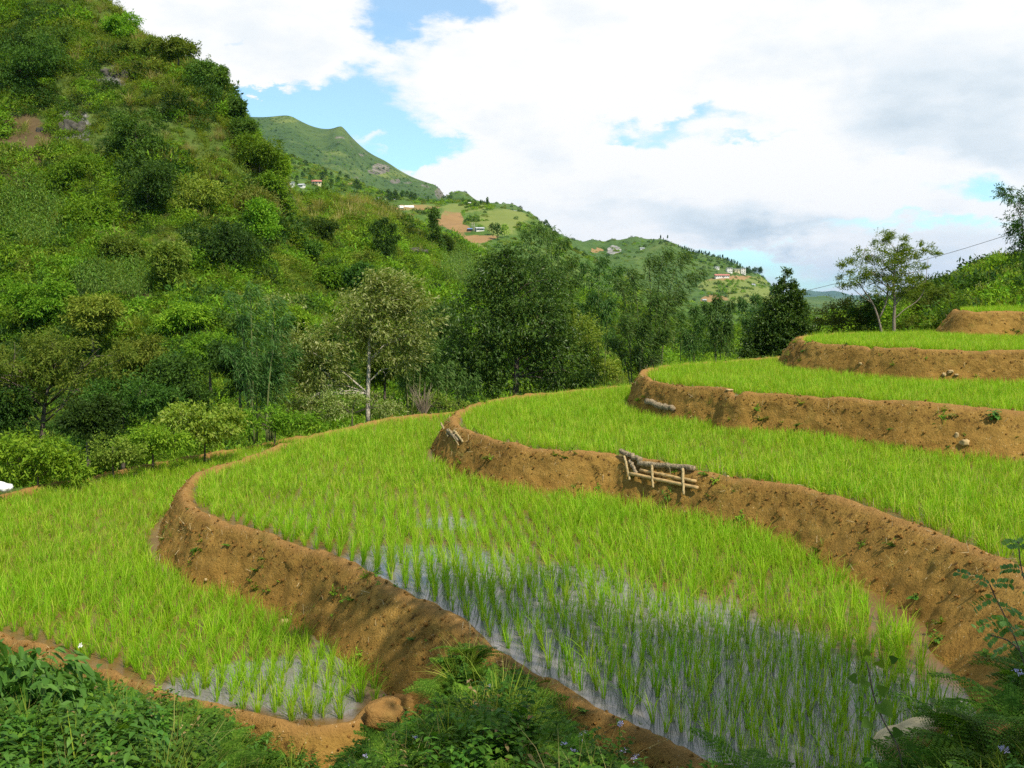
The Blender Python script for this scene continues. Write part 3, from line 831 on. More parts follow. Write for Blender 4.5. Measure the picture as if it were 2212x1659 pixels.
for k, P in rice_pts.items():
    d = np.hypot(P[:, 0], P[:, 1])
    px, py = pxy(P)
    if k <= 2:
        order = np.argsort(d + np.where((px < 0) | (px > 2212) | (py > 1640), 100, 0))
        ind = order[:190 if k == 2 else 110]
        keep = np.ones(len(P), bool); keep[ind] = False
        lab = ("tuft of young green rice standing in the open water of the broad middle paddy" if k == 2 else
               "tuft of young green rice standing in the shallow water of the lowest paddy")
        for i in ind:
            o = rice_near[int(rng.integers(6)) if pool_amount(P[i:i + 1])[0] > .3 and (k == 2 or rng.uniform() < .5) else 6 + int(rng.integers(4))].copy(); o.name = "rice_tuft"; COL.objects.link(o)
            o.location = P[i]; o.rotation_euler = (rng.normal(0, .06), rng.normal(0, .06), rng.uniform(0, 6.28)); s = rng.uniform(.8, 1.12); o.scale = (s, s, s)
            tag(o, lab, "rice plant", "rice tufts nearest in the middle paddy" if k == 2 else "rice tufts nearest in the lowest paddy")
        P = P[keep]; d = d[keep]
    n = len(P)
    rot = np.c_[rng.normal(.0, .07, n), rng.normal(0.05, .07, n), rng.uniform(0, 6.28, n)]
    patch = 1 + .14 * fbm(P[:, 0] / 1.8, P[:, 1] / 1.8, oct=3, seed=140)
    scl = rng.uniform(.8, 1.1, n) * patch
    isnear = d < 15
    isnear &= (k <= 2)
    po = pool_amount(P) + rng.normal(0, .12, n)
    idx = np.where(isnear, np.where(po > .3, rng.integers(0, 6, n), rng.integers(6, 10, n)), 10 + rng.integers(0, 5, n))
    protos = []
    for j, o in enumerate(rice_near + rice_far):
        q = o.copy(); q.name = "rice_blades_%02d" % j; protos.append(q)
    scatter("rice_crop", P, rot, scl, idx, protos,
            {1: "bright young rice filling the lowest paddy on the left", 2: "young rice filling the broad middle paddy with open water", 3: "young rice filling the curved paddy above the log revetment",
             4: "rice strip on the narrow fourth terrace above the notched bank", 5: "rice strip on the fifth terrace below the highest bank", 6: "thin strip of rice showing over the highest bank"}[k], "rice")

# ------------------------------------------------------------------ FOLIAGE BUILDERS
UP = np.array([0, 0, 1.0])


def rand_dir(n, g=rng):
    v = g.normal(size=(n, 3)); return norm(v)


def leaf_quads(c, d, L, W, g=rng, fold=.2, up=.6, curl=.0):
    """one folded four-cornered leaf blade per point"""
    n = len(c); d = norm(d); L = np.broadcast_to(L, (n,))[:, None]; Wd = np.broadcast_to(W, (n,))[:, None]
    nn = norm(g.normal(size=(n, 3)) * (1 - up) + UP * up + 1e-6)
    s = norm(np.cross(d, nn)); nn = np.cross(s, d)
    m = c + d * L * .42
    v0 = c; v1 = m + s * Wd / 2 + nn * fold * Wd; v2 = c + d * L - UP * curl * L; v3 = m - s * Wd / 2 + nn * fold * Wd
    V = np.stack([v0, v1, v2, v3], 1).reshape(-1, 3)
    return V, np.arange(4 * n).reshape(n, 4)


def leaf_blades(c, d, L, W, g=rng, up=.6, curl=.25):
    """longer blade in two bent pieces with a pointed tip (for leaves seen near)"""
    n = len(c); d = norm(d); L = np.broadcast_to(L, (n,))[:, None]; Wd = np.broadcast_to(W, (n,))[:, None]
    nn = norm(g.normal(size=(n, 3)) * (1 - up) + UP * up + 1e-6)
    s = norm(np.cross(d, nn)); nn = np.cross(s, d)
    p1 = c + d * L * .33 + nn * .03 * L; p2 = c + d * L * .68 - UP * curl * .3 * L; p3 = c + d * L * .95 - UP * curl * L
    mid1 = p1 - nn * .12 * Wd; mid2 = p2 - nn * .12 * Wd
    V = np.stack([c, p1 + s * Wd / 2, mid1, p1 - s * Wd / 2, p2 + s * Wd * .42, mid2, p2 - s * Wd * .42, p3], 1).reshape(-1, 3)
    b = np.arange(n)[:, None] * 8
    Q = np.concatenate([b + [1, 4, 5, 2], b + [2, 5, 6, 3]]); T = np.concatenate([b + [0, 1, 2], b + [0, 2, 3], b + [4, 7, 5], b + [5, 7, 6]])
    return V, [Q, T]


def crown_points(lobes, nclump, ntip, g, shell=.55, spread=.30, flat=.7):
    """twig tips gathered in clumps that fill the lobes (cx,cy,cz,rx,ry,rz)"""
    lo = np.array(lobes, float)
    wv = (lo[:, 3] * lo[:, 4] * lo[:, 5]) ** .67; wv /= wv.sum()
    li = g.choice(len(lo), nclump, p=wv)
    u = rand_dir(nclump, g); r = g.uniform(shell ** 3, 1, nclump) ** (1 / 3)
    C = lo[li, :3] + u * r[:, None] * lo[li, 3:] * .9
    ci = g.integers(0, nclump, ntip)
    sz = spread * (lo[li[ci], 3:].mean(1))[:, None] * g.uniform(.5, 1.3, nclump)[ci][:, None]
    T = C[ci] + g.normal(size=(ntip, 3)) * sz * np.array([1, 1, flat])
    cen = lo[li[ci], :3]
    out = norm((T - cen) / lo[li[ci], 3:])
    return T, out, C


def foliage(lobes, nclump, ntip, k, twig, L, W, g, grav=.2, wind=(.15, 0, 0), shell=.55, spread=.30, flat=.7, rnd=.5, blade=False, curl=.1, up=.5):
    T, out, C = crown_points(lobes, nclump, ntip, g, shell, spread, flat)
    td = norm(out + g.normal(size=out.shape) * .5 + np.array(wind))
    t = np.tile(np.linspace(0, 1, k), ntip)[:, None]
    c = np.repeat(T, k, 0) + np.repeat(td, k, 0) * t * twig
    d = np.repeat(td, k, 0) * .7 + g.normal(size=(ntip * k, 3)) * rnd - UP * grav + np.array(wind)
    LL = L * g.uniform(.6, 1.25, ntip * k); WW = W * g.uniform(.75, 1.25, ntip * k)
    f = leaf_blades if blade else leaf_quads
    V, F = f(c, d, LL, WW, g, up=up, curl=curl)
    return V, F, C


def skeleton(trunk, C, r0, g, nlimb=14, n=6, droop=.0):
    """trunk polyline + limbs reaching toward clump centres"""
    trunk = np.asarray(trunk, float)
    tp = catmull(trunk, .25 * max(1, np.linalg.norm(trunk[-1] - trunk[0]) / 6))
    tt = np.linspace(0, 1, len(tp))
    parts = [tube(tp, r0 * (1 - .8 * tt), n)]
    H = tp[-1, 2]
    if len(C):
        sel = C[g.permutation(len(C))[:nlimb]]
        for c in sel:
            zt = np.clip(c[2] - np.linalg.norm(c[:2]) * .55, H * .15, H * .95)
            i = int(np.argmin(abs(tp[:, 2] - zt))); a = tp[i]
            L = np.linalg.norm(c - a); q = np.array([.0, .33, .66, 1.0])[:, None]
            pth = a + (c - a) * q + np.array([0, 0, 1]) * (np.sin(q * math.pi) * L * .1) + g.normal(size=(4, 3)) * L * .04 * (q > 0)
            r = max(.005, min(r0 * (1 - .8 * tt[i]) * .5, L * .016))
            parts.append(tube(pth, [r, r * .75, r * .5, r * .2], 5))
            for _ in range(2):
                e = pth[2] + rand_dir(1, g)[0] * L * .35 + UP * L * .08
                parts.append(tube([pth[1 + _], (pth[1 + _] + e) / 2 + UP * L * .02, e], [r * .5, r * .35, r * .12], 4))
    return join(parts)


def px_lobes(lp, base, Y):
    out = []
    for (x, y, rx, ry, *dY) in lp:
        dd = dY[0] if dY else 0
        c = at(x, y, Y + dd) - base; k = (Y + dd) / FPX
        out.append((c[0], c[1], c[2], rx * k, (dY[1] if len(dY) > 1 else (rx + ry) / 2 * k), ry * k))
    return out


def root_at(name, p, label, cat, group=None):
    e = bpy.data.objects.new(name, None); COL.objects.link(e); e.location = p; e.empty_display_size = .3
    return tag(e, label, cat, group)


def tree(name, label, cat, bx, by, Y, lobes_px, mat, bark, r0=.08, nclump=60, ntip=1500, k=5, twig=.25, L=.11, Wd=.04, seed=1, grav=.2, wind=(.12, 0, 0),
         shell=.5, spread=.28, flat=.7, rnd=.5, nlimb=14, trunk=None, blade=False, curl=.1, up=.5, group=None, zbase=None, top=.8, crown='crown', stem='trunk', mat2=None):
    g = np.random.default_rng(seed)
    b = at(bx, by, Y)
    if zbase is not None: b[2] = zbase
    lob = px_lobes(lobes_px, b, Y)
    root = root_at(name, b, label, cat, group)
    V, F, C = foliage(lob, nclump, ntip, k, twig, L, Wd, g, grav, wind, shell, spread, flat, rnd, blade, curl, up)
    obj(crown, mesh(crown, V, F, mat), root)
    if trunk is None:
        zt = max(l[2] + l[5] * .6 for l in lob) * top; xt = np.mean([l[0] for l in lob]); yt = np.mean([l[1] for l in lob])
        trunk = [(0, 0, -.5), (xt * .1 + g.normal() * .04, yt * .1, zt * .3), (xt * .4, yt * .4, zt * .65), (xt, yt, zt)]
    else:
        trunk = [at(x, y, Y + (dy[0] if dy else 0)) - b for (x, y, *dy) in trunk]
    V, F = skeleton(trunk, C, r0, g, nlimb)
    obj(stem, mesh(stem, V, F, bark, True), root)
    return root


# ---- leaf colours
M['lush'] = leafmat("lush_leaf", (.08, .18, .012), (.16, .30, .018), (.24, .37, .03), .38, .6, .12)
M['olive'] = leafmat("olive_leaf", (.095, .15, .016), (.155, .225, .026), (.25, .30, .05), .36, .6, .1)
M['dark'] = leafmat("dark_leaf", (.025, .065, .009), (.05, .11, .014), (.085, .165, .02), .3, .55, .14)
M['gloss'] = leafmat("glossy_leaf", (.028, .07, .008), (.055, .115, .012), (.11, .175, .022), .25, .42, .28, var=.1)
M['bamboo'] = leafmat("bamboo_leaf", (.045, .115, .018), (.08, .17, .028), (.16, .25, .07), .35, .5, .22, var=.12)
M['pale'] = leafmat("pale_leaf", (.12, .19, .025), (.20, .28, .05), (.46, .49, .22), .38, .5, .25, var=.1)
M['yellow'] = leafmat("yellow_green_leaf", (.14, .24, .02), (.22, .33, .03), (.33, .40, .07), .4, .5, .25, var=.12)
M['straw'] = leafmat("dry_grass_blade", (.20, .20, .05), (.31, .29, .09), (.44, .38, .16), .35, .6, .12)
M['grass'] = leafmat("grass_blade", (.13, .20, .02), (.21, .29, .03), (.30, .33, .06), .38, .6, .12)
M['rust'] = leafmat("rust_leaf", (.10, .115, .02), (.155, .165, .03), (.11, .17, .025), .3, .6, .1)
M['feather'] = leafmat("feathery_leaf", (.08, .15, .012), (.15, .23, .018), (.30, .35, .04), .42, .5, .2, var=.1)
M['maize'] = leafmat("maize_leaf", (.08, .18, .02), (.13, .25, .03), (.22, .33, .07), .38, .5, .2, var=.2)
M['twin_bark'] = flatmat("brown_grey_bark", (.24, .20, .15), .9, .4, 16, .1, .5)
M['middark'] = leafmat("mid_dark_leaf", (.042, .095, .012), (.075, .15, .018), (.12, .21, .028), .34, .55, .14)
M['bark'] = flatmat("grey_bark", (.13, .105, .08), .9, .4, 14, .1, .6)
M['pale_bark'] = flatmat("pale_bark", (.42, .38, .30), .8, .45, 18, .15, .5)
M['culm'] = flatmat("bamboo_culm", (.16, .18, .06), .5, .3, 5, .4, .2)


# ---- small plants for the scatters
def mound(n, R, H, L, Wd, seed, grav=.1):
    g = np.random.default_rng(seed)
    u = rand_dir(n, g); u[:, 2] = abs(u[:, 2])
    lump = 1 + .35 * fbm(u[:, 0] * 2.2, u[:, 1] * 2.2, u[:, 2] * 2.2 + seed, oct=2, seed=seed)
    c = u * np.array([R, R, H]) * (g.uniform(.3, 1, (n, 1)) ** .4) * lump[:, None]
    d = u * .6 + g.normal(size=(n, 3)) * .6 - UP * grav
    return leaf_quads(c, d, L * g.uniform(.6, 1.3, n), Wd * g.uniform(.7, 1.2, n), g, up=.5)


def tussock(n, H, w, lean, seed, R=.12, seg=3):
    g = np.random.default_rng(seed)
    return rice_clump(n, H, w, seg, lean, R, seed)


def maize(seed, H=1.5):
    g = np.random.default_rng(seed); parts = []
    for i in range(9):
        z = H * (.15 + .1 * i); a = i * math.pi + g.normal(0, .5); o = np.array([math.cos(a), math.sin(a), 0]); s = np.array([-o[1], o[0], 0])
        L = .65 * g.uniform(.7, 1.1); t = np.linspace(0, 1, 5)[:, None]
        c = np.array([0, 0, z]) + o * L * t * .85 + UP * L * (.75 * t - .95 * t ** 2)
        w = .065 * np.array([.5, 1, .9, .6, .05])[:, None]
        V = np.concatenate([c - s * w / 2, c + s * w / 2]); F = np.array([(j, j + 5, j + 6, j + 1) for j in range(4)])
        parts.append((V, F))
    parts.append(tube([(0, 0, 0), (0, 0, H)], [.018, .01], 4, False))
    return join(parts)


def protos(name, items):
    out = []
    for i, (V, F, m) in enumerate(items):
        out.append(obj("%s_%02d" % (name, i), mesh(name, V, F, m), link=False))
    return out


def sapling(seed, H=1.9, n=110):
    g = np.random.default_rng(seed); z = g.uniform(.3, 1, n); a = g.uniform(0, 6.28, n); r = g.uniform(.05, .5, n) * (1.25 - z)
    c = np.stack([np.cos(a) * r, np.sin(a) * r, z * H], 1); d = np.stack([np.cos(a), np.sin(a), g.normal(-.1, .4, n)], 1)
    parts = [leaf_quads(c, d, .2 * g.uniform(.6, 1.3, n), .075, g), tube([(0, 0, -.2), (.05, 0, H * .5), (0, .05, H)], [.03, .02, .006], 4, False)]
    for i in range(5):
        q = g.uniform(.35, .8) * H; b_ = g.uniform(0, 6.28); parts.append(tube([(.03, 0, q), (math.cos(b_) * .4, math.sin(b_) * .4, q + .3)], [.012, .004], 3, False))
    return join(parts)


hk = protos("hill_plant", [
    (*mound(240, .62, .55, .17, .085, 1), M['lush']), (*mound(240, .7, .45, .15, .08, 2), M['lush']), (*mound(200, .5, .75, .2, .07, 3), M['lush']),
    (*mound(240, .6, .6, .15, .06, 4), M['olive']), (*mound(260, .75, .5, .13, .06, 5), M['olive']),
    (*mound(260, .65, .8, .17, .075, 6), M['dark']), (*mound(260, .6, .6, .2, .06, 7), M['dark']),
    (*tussock(70, .95, .022, .35, 8), M['grass']), (*tussock(60, 1.2, .022, .3, 9), M['straw']), (*tussock(80, .8, .025, .45, 10), M['grass']),
    (*mound(180, .45, .6, .13, .06, 11), M['yellow']), (*mound(220, .6, .5, .12, .05, 12), M['rust']),
    (*sapling(13), M['lush']), (*sapling(14, 2.3), M['olive']), (*sapling(15, 2.0, 130), M['middark'])])
K_SAP = [12, 13, 14]
K_LUSH, K_OLIVE, K_DARK, K_GRASS, K_STRAW, K_YEL, K_RUST = [0, 1, 2], [3, 4], [5, 6], [7, 9], [8], [10], [11]


def zone(px, py, blobs):
    v = np.zeros(len(px)); j = fbm(px / 45, py / 28, oct=3, seed=77) * .5
    for (x, y, rx, ry) in blobs:
        v = np.maximum(v, np.clip((1.25 - (np.hypot((px - x) / rx, (py - y) / ry) + j)) / .4, 0, 1))
    return v


def hill_cover(P):
    px, py = pxy(P); n = len(P)
    z_grass = zone(px, py, [(380, 110, 90, 60), (310, 140, 90, 70), (430, 290, 50, 60), (330, 230, 60, 60), (540, 420, 70, 50), (600, 440, 40, 40), (720, 470, 120, 40), (820, 470, 60, 30), (560, 250, 40, 40), (200, 90, 60, 60)])
    z_olive = zone(px, py, [(750, 500, 170, 70), (420, 380, 120, 80), (330, 120, 200, 140), (520, 440, 120, 60), (900, 500, 100, 50), (700, 620, 100, 60), (60, 330, 80, 90), (2150, 600, 150, 60), (1900, 680, 300, 40)])
    z_dark = zone(px, py, [(290, 300, 60, 60), (320, 400, 60, 60), (40, 150, 90, 90), (470, 530, 60, 50), (130, 60, 60, 40), (440, 220, 50, 50), (250, 170, 60, 40), (100, 860, 260, 110), (570, 490, 60, 40), (330, 860, 100, 60), (2080, 640, 70, 22), (1950, 680, 110, 26)])
    z_bare = zone(px, py, [(40, 290, 60, 55), (60, 370, 40, 40)])
    z_rust = zone(px, py, [(560, 440, 60, 40), (240, 590, 60, 20), (590, 480, 40, 30), (690, 640, 40, 40)])
    nz = fbm(P[:, 0] / 5, P[:, 1] / 5, oct=3, seed=201)
    nz2 = fbm(P[:, 0] / 9 + 50, P[:, 1] / 9, oct=3, seed=203)
    wts = np.stack([np.full(n, 1.15) * np.clip(1 + nz, .15, 2), .22 + .7 * z_olive, np.clip(.05 + .25 * nz2, .01, 1) + .75 * z_dark, .12 + .75 * z_grass + np.clip(nz2 * -.2, 0, 1), .02 + .38 * z_grass, .10 * np.ones(n), .02 + .25 * z_rust, np.where(px < 630, .06, .006)], 1)
    wts[:, 0] *= (1 - .72 * np.maximum(z_grass, z_olive * .7)) * (1 - .6 * z_dark)
    cw = np.cumsum(wts / wts.sum(1, keepdims=True), 1); kind = (rng.uniform(0, 1, (n, 1)) > cw).sum(1)
    groups = [K_LUSH, K_OLIVE, K_DARK, K_GRASS, K_STRAW, K_YEL, K_RUST, K_SAP]
    idx = np.array([groups[min(a, 7)][int(rng.integers(len(groups[min(a, 7)])))] for a in kind])
    keep = (rng.uniform(0, 1, n) > z_bare * .8)
    scl = rng.uniform(.55, 1.25, n) * np.clip(1 + nz * .5, .6, 1.6) * np.where(np.isin(idx, [5, 6]), 1.2, np.where(idx >= 12, .62, 1.0))
    return keep, idx, scl


maize_zones = [(65, 480, 78, 75), (245, 625, 95, 38), (995, 585, 55, 40), (1060, 520, 50, 14)]
P = T_near.scatter(33000, -80, 2290, 29, 165, power=.9, margin=.8)
px, py = pxy(P)
keep, idx, scl = hill_cover(P)
keep &= zone(px, py, maize_zones[:3]) < .75
P, idx, scl = P[keep], idx[keep], scl[keep]
print("hill plants", len(P))
scl = scl * np.clip(P[:, 1] / 60, .75, 1.25) * 1.12
rot = np.c_[rng.normal(0, .15, len(P)), rng.normal(0, .15, len(P)), rng.uniform(0, 6.28, len(P))]
P[:, 2] -= .08
scatter("undergrowth", P, rot, scl, idx, hk, "tangle of bushes, vines and tall grass covering the valley hillside", "undergrowth")

# maize plots
mk = protos("maize_plant", [(*maize(20 + i), M['maize']) for i in range(4)])
for (mx, my, mrx, mry), lab, s in zip(maize_zones[:3], ["maize plot on the steep slope at the left edge", "maize rows low on the left hillside", "maize plot on the slope behind the dark broadleaf tree"], (1.0, .8, 1.0)):
    Q = []
    for yy in np.arange(my - mry, my + mry, 5.0 if mx < 400 else 4):
        for xx in np.arange(mx - mrx, mx + mrx, 7.0 if mx < 400 else 5):
            jx, jy = xx + rng.normal(0, 1.2), yy + rng.normal(0, 1.0)
            if ((jx - mx) / mrx) ** 2 + ((jy - my) / mry) ** 2 > 1 + .35 * vnoise(jx / 25, jy / 15, seed=5): continue
            h = T_near.hit(jx, jy, 33, 165, 240)
            if h is not None: Q.append(h)
    Q = np.array(Q); n = len(Q)
    scatter("maize", Q, np.c_[rng.normal(0, .08, n), rng.normal(0, .08, n), rng.uniform(0, 6.28, n)], rng.uniform(.7, 1.15, n) * s, rng.integers(0, 4, n), [o.copy() for o in mk], lab, "maize")

# mid and far slopes: scrub too far and too dense to count
fk = protos("scrub_plant", [(*mound(110, 1.3, 1.1, .55, .3, 31), M['lush']), (*mound(110, 1.2, 1.5, .55, .3, 32), M['dark']), (*mound(110, 1.4, 1.0, .5, .28, 33), M['olive']), (*mound(90, 1.0, .7, .5, .25, 34), M['grass'])])
P = T_mid.scatter(6500, 480, 1900, 200, 800, power=.6, margin=1.0, ymax_px=760)
px, py = pxy(P)
bare = zone(px, py, [(975, 470, 30, 28), (1000, 498, 30, 14), (1030, 515, 50, 10), (900, 449, 55, 6), (1080, 475, 50, 20)])
nz = fbm(P[:, 0] / 30, P[:, 1] / 30, oct=3, seed=211)
P = P[rng.uniform(0, 1, len(P)) > np.maximum(bare, np.clip(.35 - nz * .9, 0, .9))]
n = len(P); P[:, 2] -= .2
scatter("hillside_scrub", P, np.c_[np.zeros((n, 2)), rng.uniform(0, 6.28, n)], rng.uniform(.5, 1.5, n) * np.clip(P[:, 1] / 450, .6, 1.3), rng.choice(4, n, p=[.4, .15, .25, .2]), fk, "patchy scrub and crops on the farmed slope in the middle distance", "scrub")
P = T_far.scatter(2600, 900, 1750, 760, 1400, power=.4, margin=2.0, ymax_px=700)
px, py = pxy(P)
dens = zone(px, py, [(1530, 575, 70, 22), (1640, 605, 24, 14), (1580, 630, 40, 20), (1490, 560, 40, 16), (1330, 545, 60, 14), (1680, 630, 20, 14), (1400, 530, 60, 8), (1110, 465, 50, 12), (990, 432, 30, 12)])
P = P[rng.uniform(0, 1, len(P)) < .2 + .8 * dens]
n = len(P); P[:, 2] -= .3
scatter("ridge_scrub", P, np.c_[np.zeros((n, 2)), rng.uniform(0, 6.28, n)], rng.uniform(.7, 1.9, n) * 1.1, rng.choice(4, n, p=[.35, .35, .2, .1]), [o.copy() for o in fk], "dark woods and scrub on the far right-hand ridge", "scrub")
P = T_mt.scatter(2200, 500, 990, 1300, 2060, power=.3, margin=5.0, ymax_px=470)
nz = fbm(P[:, 0] / 120, P[:, 1] / 120, oct=3, seed=221); P = P[nz > -.1]
n = len(P); P[:, 2] -= .5
scatter("mountain_scrub", P, np.c_[np.zeros((n, 2)), rng.uniform(0, 6.28, n)], rng.uniform(.6, 2.0, n), rng.choice(4, n, p=[.45, .3, .2, .05]), [o.copy() for o in fk], "low scrub speckling the green mountain", "scrub")

# ------------------------------------------------------------------ TREES one can tell apart
EDGE = -3.55
dk = tree("broadleaf_tree", "big dark green broadleaf tree, densest crown just behind the middle paddies", "tree", 1112, 856, 33,
          [(1090, 560, 44, 40), (1075, 600, 66, 55), (1130, 625, 90, 60), (1045, 690, 85, 75), (1150, 700, 95, 80), (1010, 770, 70, 65), (1110, 780, 100, 80), (1205, 770, 70, 75), (1225, 825, 60, 35, -.5), (1040, 825, 70, 35, -.5)],
          M['gloss'], M['bark'], r0=.14, nclump=300, ntip=7600, k=6, twig=.22, L=.12, Wd=.045, seed=11, grav=.45, spread=.2, shell=.55, nlimb=26)
pt = tree("pale_trunk_tree", "slender tree with a pale grey trunk and thin olive crown at the paddy edge", "tree", 795, 893, 28.5,
          [(845, 640, 60, 42), (790, 665, 60, 55), (900, 690, 42, 55), (850, 720, 60, 50), (680, 730, 60, 40, -.3), (700, 790, 55, 45, -.3), (640, 770, 28, 40), (780, 740, 45, 45), (880, 770, 45, 30), (655, 850, 36, 40), (815, 600, 22, 30), (835, 860, 25, 25)],
          M['pale'], M['pale_bark'], r0=.075, nclump=190, ntip=3900, k=5, twig=.28, L=.13, Wd=.045, seed=12, grav=.25, wind=(.3, 0, .05), spread=.24, shell=.2, nlimb=16,
          trunk=[(795, 915), (795, 850), (797, 780), (799, 700), (806, 640), (815, 595)])
tree("conical_tree", "dense glossy cone-shaped tree beside the tip of the fourth terrace", "tree", 1688, 772, 34.5,
     [(1702, 606, 12, 22), (1700, 638, 32, 30), (1697, 672, 50, 32), (1688, 702, 62, 34), (1682, 738, 78, 36), (1640, 745, 30, 24), (1730, 720, 25, 24), (1660, 765, 60, 14, -.4)],
     M['gloss'], M['bark'], r0=.09, nclump=420, ntip=8500, k=5, twig=.13, L=.09, Wd=.05, seed=13, grav=.1, spread=.16, shell=.6, nlimb=12, up=.7)
ft = tree("feathery_tree", "open flat-topped tree with feathery yellow-green crown and forked grey trunks above the fifth terrace", "tree", 1932, 718, 35,
          [(1895, 510, 26, 20), (1915, 545, 42, 30), (1945, 575, 52, 34), (1880, 585, 45, 28), (1850, 600, 36, 18), (1835, 575, 22, 18), (1905, 620, 50, 22), (1960, 610, 46, 26), (1995, 590, 14, 24), (2003, 545, 24, 12), (1940, 525, 20, 16), (1825, 605, 24, 14), (1985, 540, 12, 10), (1870, 545, 16, 14)],
          M['feather'], M['twin_bark'], r0=.07, nclump=120, ntip=2500, k=7, twig=.2, L=.085, Wd=.026, seed=14, grav=.1, wind=(.3, 0, .1), spread=.2, shell=.25, flat=.32, nlimb=30,
          trunk=[(1932, 735), (1931, 690), (1933, 650), (1930, 610), (1935, 560), (1940, 530)])
V, F = join([tube(catmull(np.array([at(x, y, 35) for x, y in pth]) - at(1932, 718, 35), .2), np.linspace(r, r * .35, len(catmull(np.array([at(x, y, 35) for x, y in pth]), .2))), 6)
             for pth, r in [([(1906, 728), (1898, 690), (1885, 655), (1868, 630), (1850, 605)], .045), ([(1898, 690), (1912, 660), (1918, 620), (1900, 570)], .03), ([(1885, 655), (1862, 640), (1836, 618)], .022),
                            ([(1933, 660), (1955, 630), (1970, 600)], .03), ([(1932, 690), (1950, 672), (1990, 640), (2005, 560)], .02)]])
obj("second_trunk", mesh("second_trunk", V, F, M['twin_bark'], True), ft)
tree("tall_tree", "tall thin-crowned dark tree cut by the right edge of the view", "tree", 2216, 690, 31.5,
     [(2190, 420, 22, 22), (2208, 455, 22, 20), (2186, 478, 16, 14), (2200, 510, 24, 20), (2212, 560, 24, 40), (2225, 620, 25, 50), (2230, 470, 25, 60), (2170, 405, 10, 8)],
     M['dark'], M['bark'], r0=.05, nclump=80, ntip=1300, k=5, twig=.2, L=.105, Wd=.03, seed=15, grav=.4, spread=.25, shell=.1, nlimb=16)


def bamboo(label, bx, by, Y, tops, seed, mat=None, nleaf=2600, L=.22, W=.028, group=None, wind=(.55, -.1, -.05), name="bamboo_clump", low=.25):
    """arching culms with drooping lance-shaped leaves blown to one side"""
    g = np.random.default_rng(seed); b = at(bx, by, Y)
    root = root_at(name, b, label, "bamboo", group)
    cul, cs, ds = [], [], []
    for (tx, ty, *q) in tops:
        t = at(tx, ty, Y + g.uniform(-.8, .8)) - b
        base = np.array([t[0] * .3 + g.normal(0, .15), t[1] * .3 + g.normal(0, .15), -.4])
        s = np.linspace(0, 1, 12)[:, None]
        pth = base + (t - base) * np.concatenate([s ** 1.7, s ** 1.7, np.sin(s * math.pi / 2) ** 1.05], 1)
        cul.append(tube(pth, np.linspace(.03, .006, 12), 5))
        m = int(nleaf / len(tops)); H = t[2]
        u = g.uniform(low, 1.03, m) ** .8
        p = np.stack([np.interp(u, s[:, 0], pth[:, i]) for i in range(3)], 1)
        node = np.round(u * 16) / 16
        na = (node * 2399 + seed) % 6.28 + g.integers(0, 3, m) * 2.1
        rr = (.08 + .62 * g.uniform(0, 1, m) ** .8) * np.clip(1.25 - u, .2, .9) * (H / 4.5) ** .7
        cs.append(p + np.stack([np.cos(na) * rr, np.sin(na) * rr, g.normal(0, .12, m) + rr * .12], 1) + np.array(wind) * rr[:, None] * .5)
        ds.append(np.stack([np.cos(na), np.sin(na), np.zeros(m)], 1) * .45 + g.normal(size=(m, 3)) * .34 - UP * .16 + np.array(wind))
    c, d = np.concatenate(cs), np.concatenate(ds)
    V, F = leaf_quads(c, d, L * g.uniform(.6, 1.2, len(c)), W * g.uniform(.8, 1.2, len(c)), g, fold=.1, curl=.18)
    obj("foliage", mesh("foliage", V, F, mat or M['bamboo']), root)
    V, F = join(cul); obj("culms", mesh("culms", V, F, M['culm'], True), root)
    return root


bamboo("tall windblown bamboo clump between the dark broadleaf tree and the cone-shaped tree", 1385, 828, 31.5,
       [(1400, 560), (1440, 545), (1480, 552), (1520, 590), (1330, 610), (1360, 590), (1420, 640), (1470, 640), (1340, 690), (1390, 700), (1440, 720), (1310, 740), (1370, 760), (1420, 770)], 21, nleaf=9500)
bamboo("bamboo clump rising high behind the dark broadleaf tree", 1190, 800, 47, [(1130, 500), (1160, 490), (1190, 500), (1220, 520), (1240, 560), (1250, 600), (1170, 560), (1210, 580), (1140, 560)], 22, nleaf=6500, L=.26, W=.04, wind=(.25, 0, -.1))
bamboo("bamboo clump in the gap behind the windblown bamboo", 1290, 810, 45, [(1260, 570), (1300, 560), (1340, 580), (1280, 640), (1320, 650), (1250, 660)], 23, nleaf=4200, L=.25, W=.04, wind=(.2, 0, -.1))
for i, (bx, tops) in enumerate([(1555, [(1520, 660), (1550, 645), (1580, 655), (1540, 700), (1575, 700)]), (1625, [(1600, 650), (1630, 640), (1650, 660), (1610, 690), (1640, 690)]), (1495, [(1470, 680), (1500, 665), (1520, 690), (1480, 720)])]):
    bamboo(["pale bamboo clump seen between the windblown bamboo and the cone-shaped tree", "pale bamboo clump directly left of the cone-shaped tree", "low bamboo clump tucked behind the right side of the windblown bamboo"][i],
           bx, 800, 52 + 3 * i, tops, 24 + i, nleaf=3600, L=.26, W=.045, wind=(.1, 0, -.1))
bamboo("feathery bamboo clump on the valley bank left of the pale-trunked tree", 560, 925, 27,
       [(490, 640), (520, 690), (540, 620), (560, 700), (600, 650), (620, 690), (480, 760), (530, 780), (580, 760), (600, 800), (640, 760), (560, 830)], 31, nleaf=6800, L=.2, W=.026, wind=(.55, -.1, -.1))
bamboo("low dark bamboo drooping under the pale-trunked tree", 880, 880, 30.5, [(860, 740), (900, 720), (930, 700), (910, 780), (940, 760), (860, 800), (960, 800), (920, 660)], 32, nleaf=4600, L=.2, W=.026, wind=(.45, 0, -.2))
bamboo("small clump of bamboo below the dark broadleaf tree on its left", 960, 872, 30, [(940, 800), (970, 790), (1000, 810), (1030, 820)], 33, nleaf=1500, L=.18, W=.026, wind=(.4, 0, -.2))

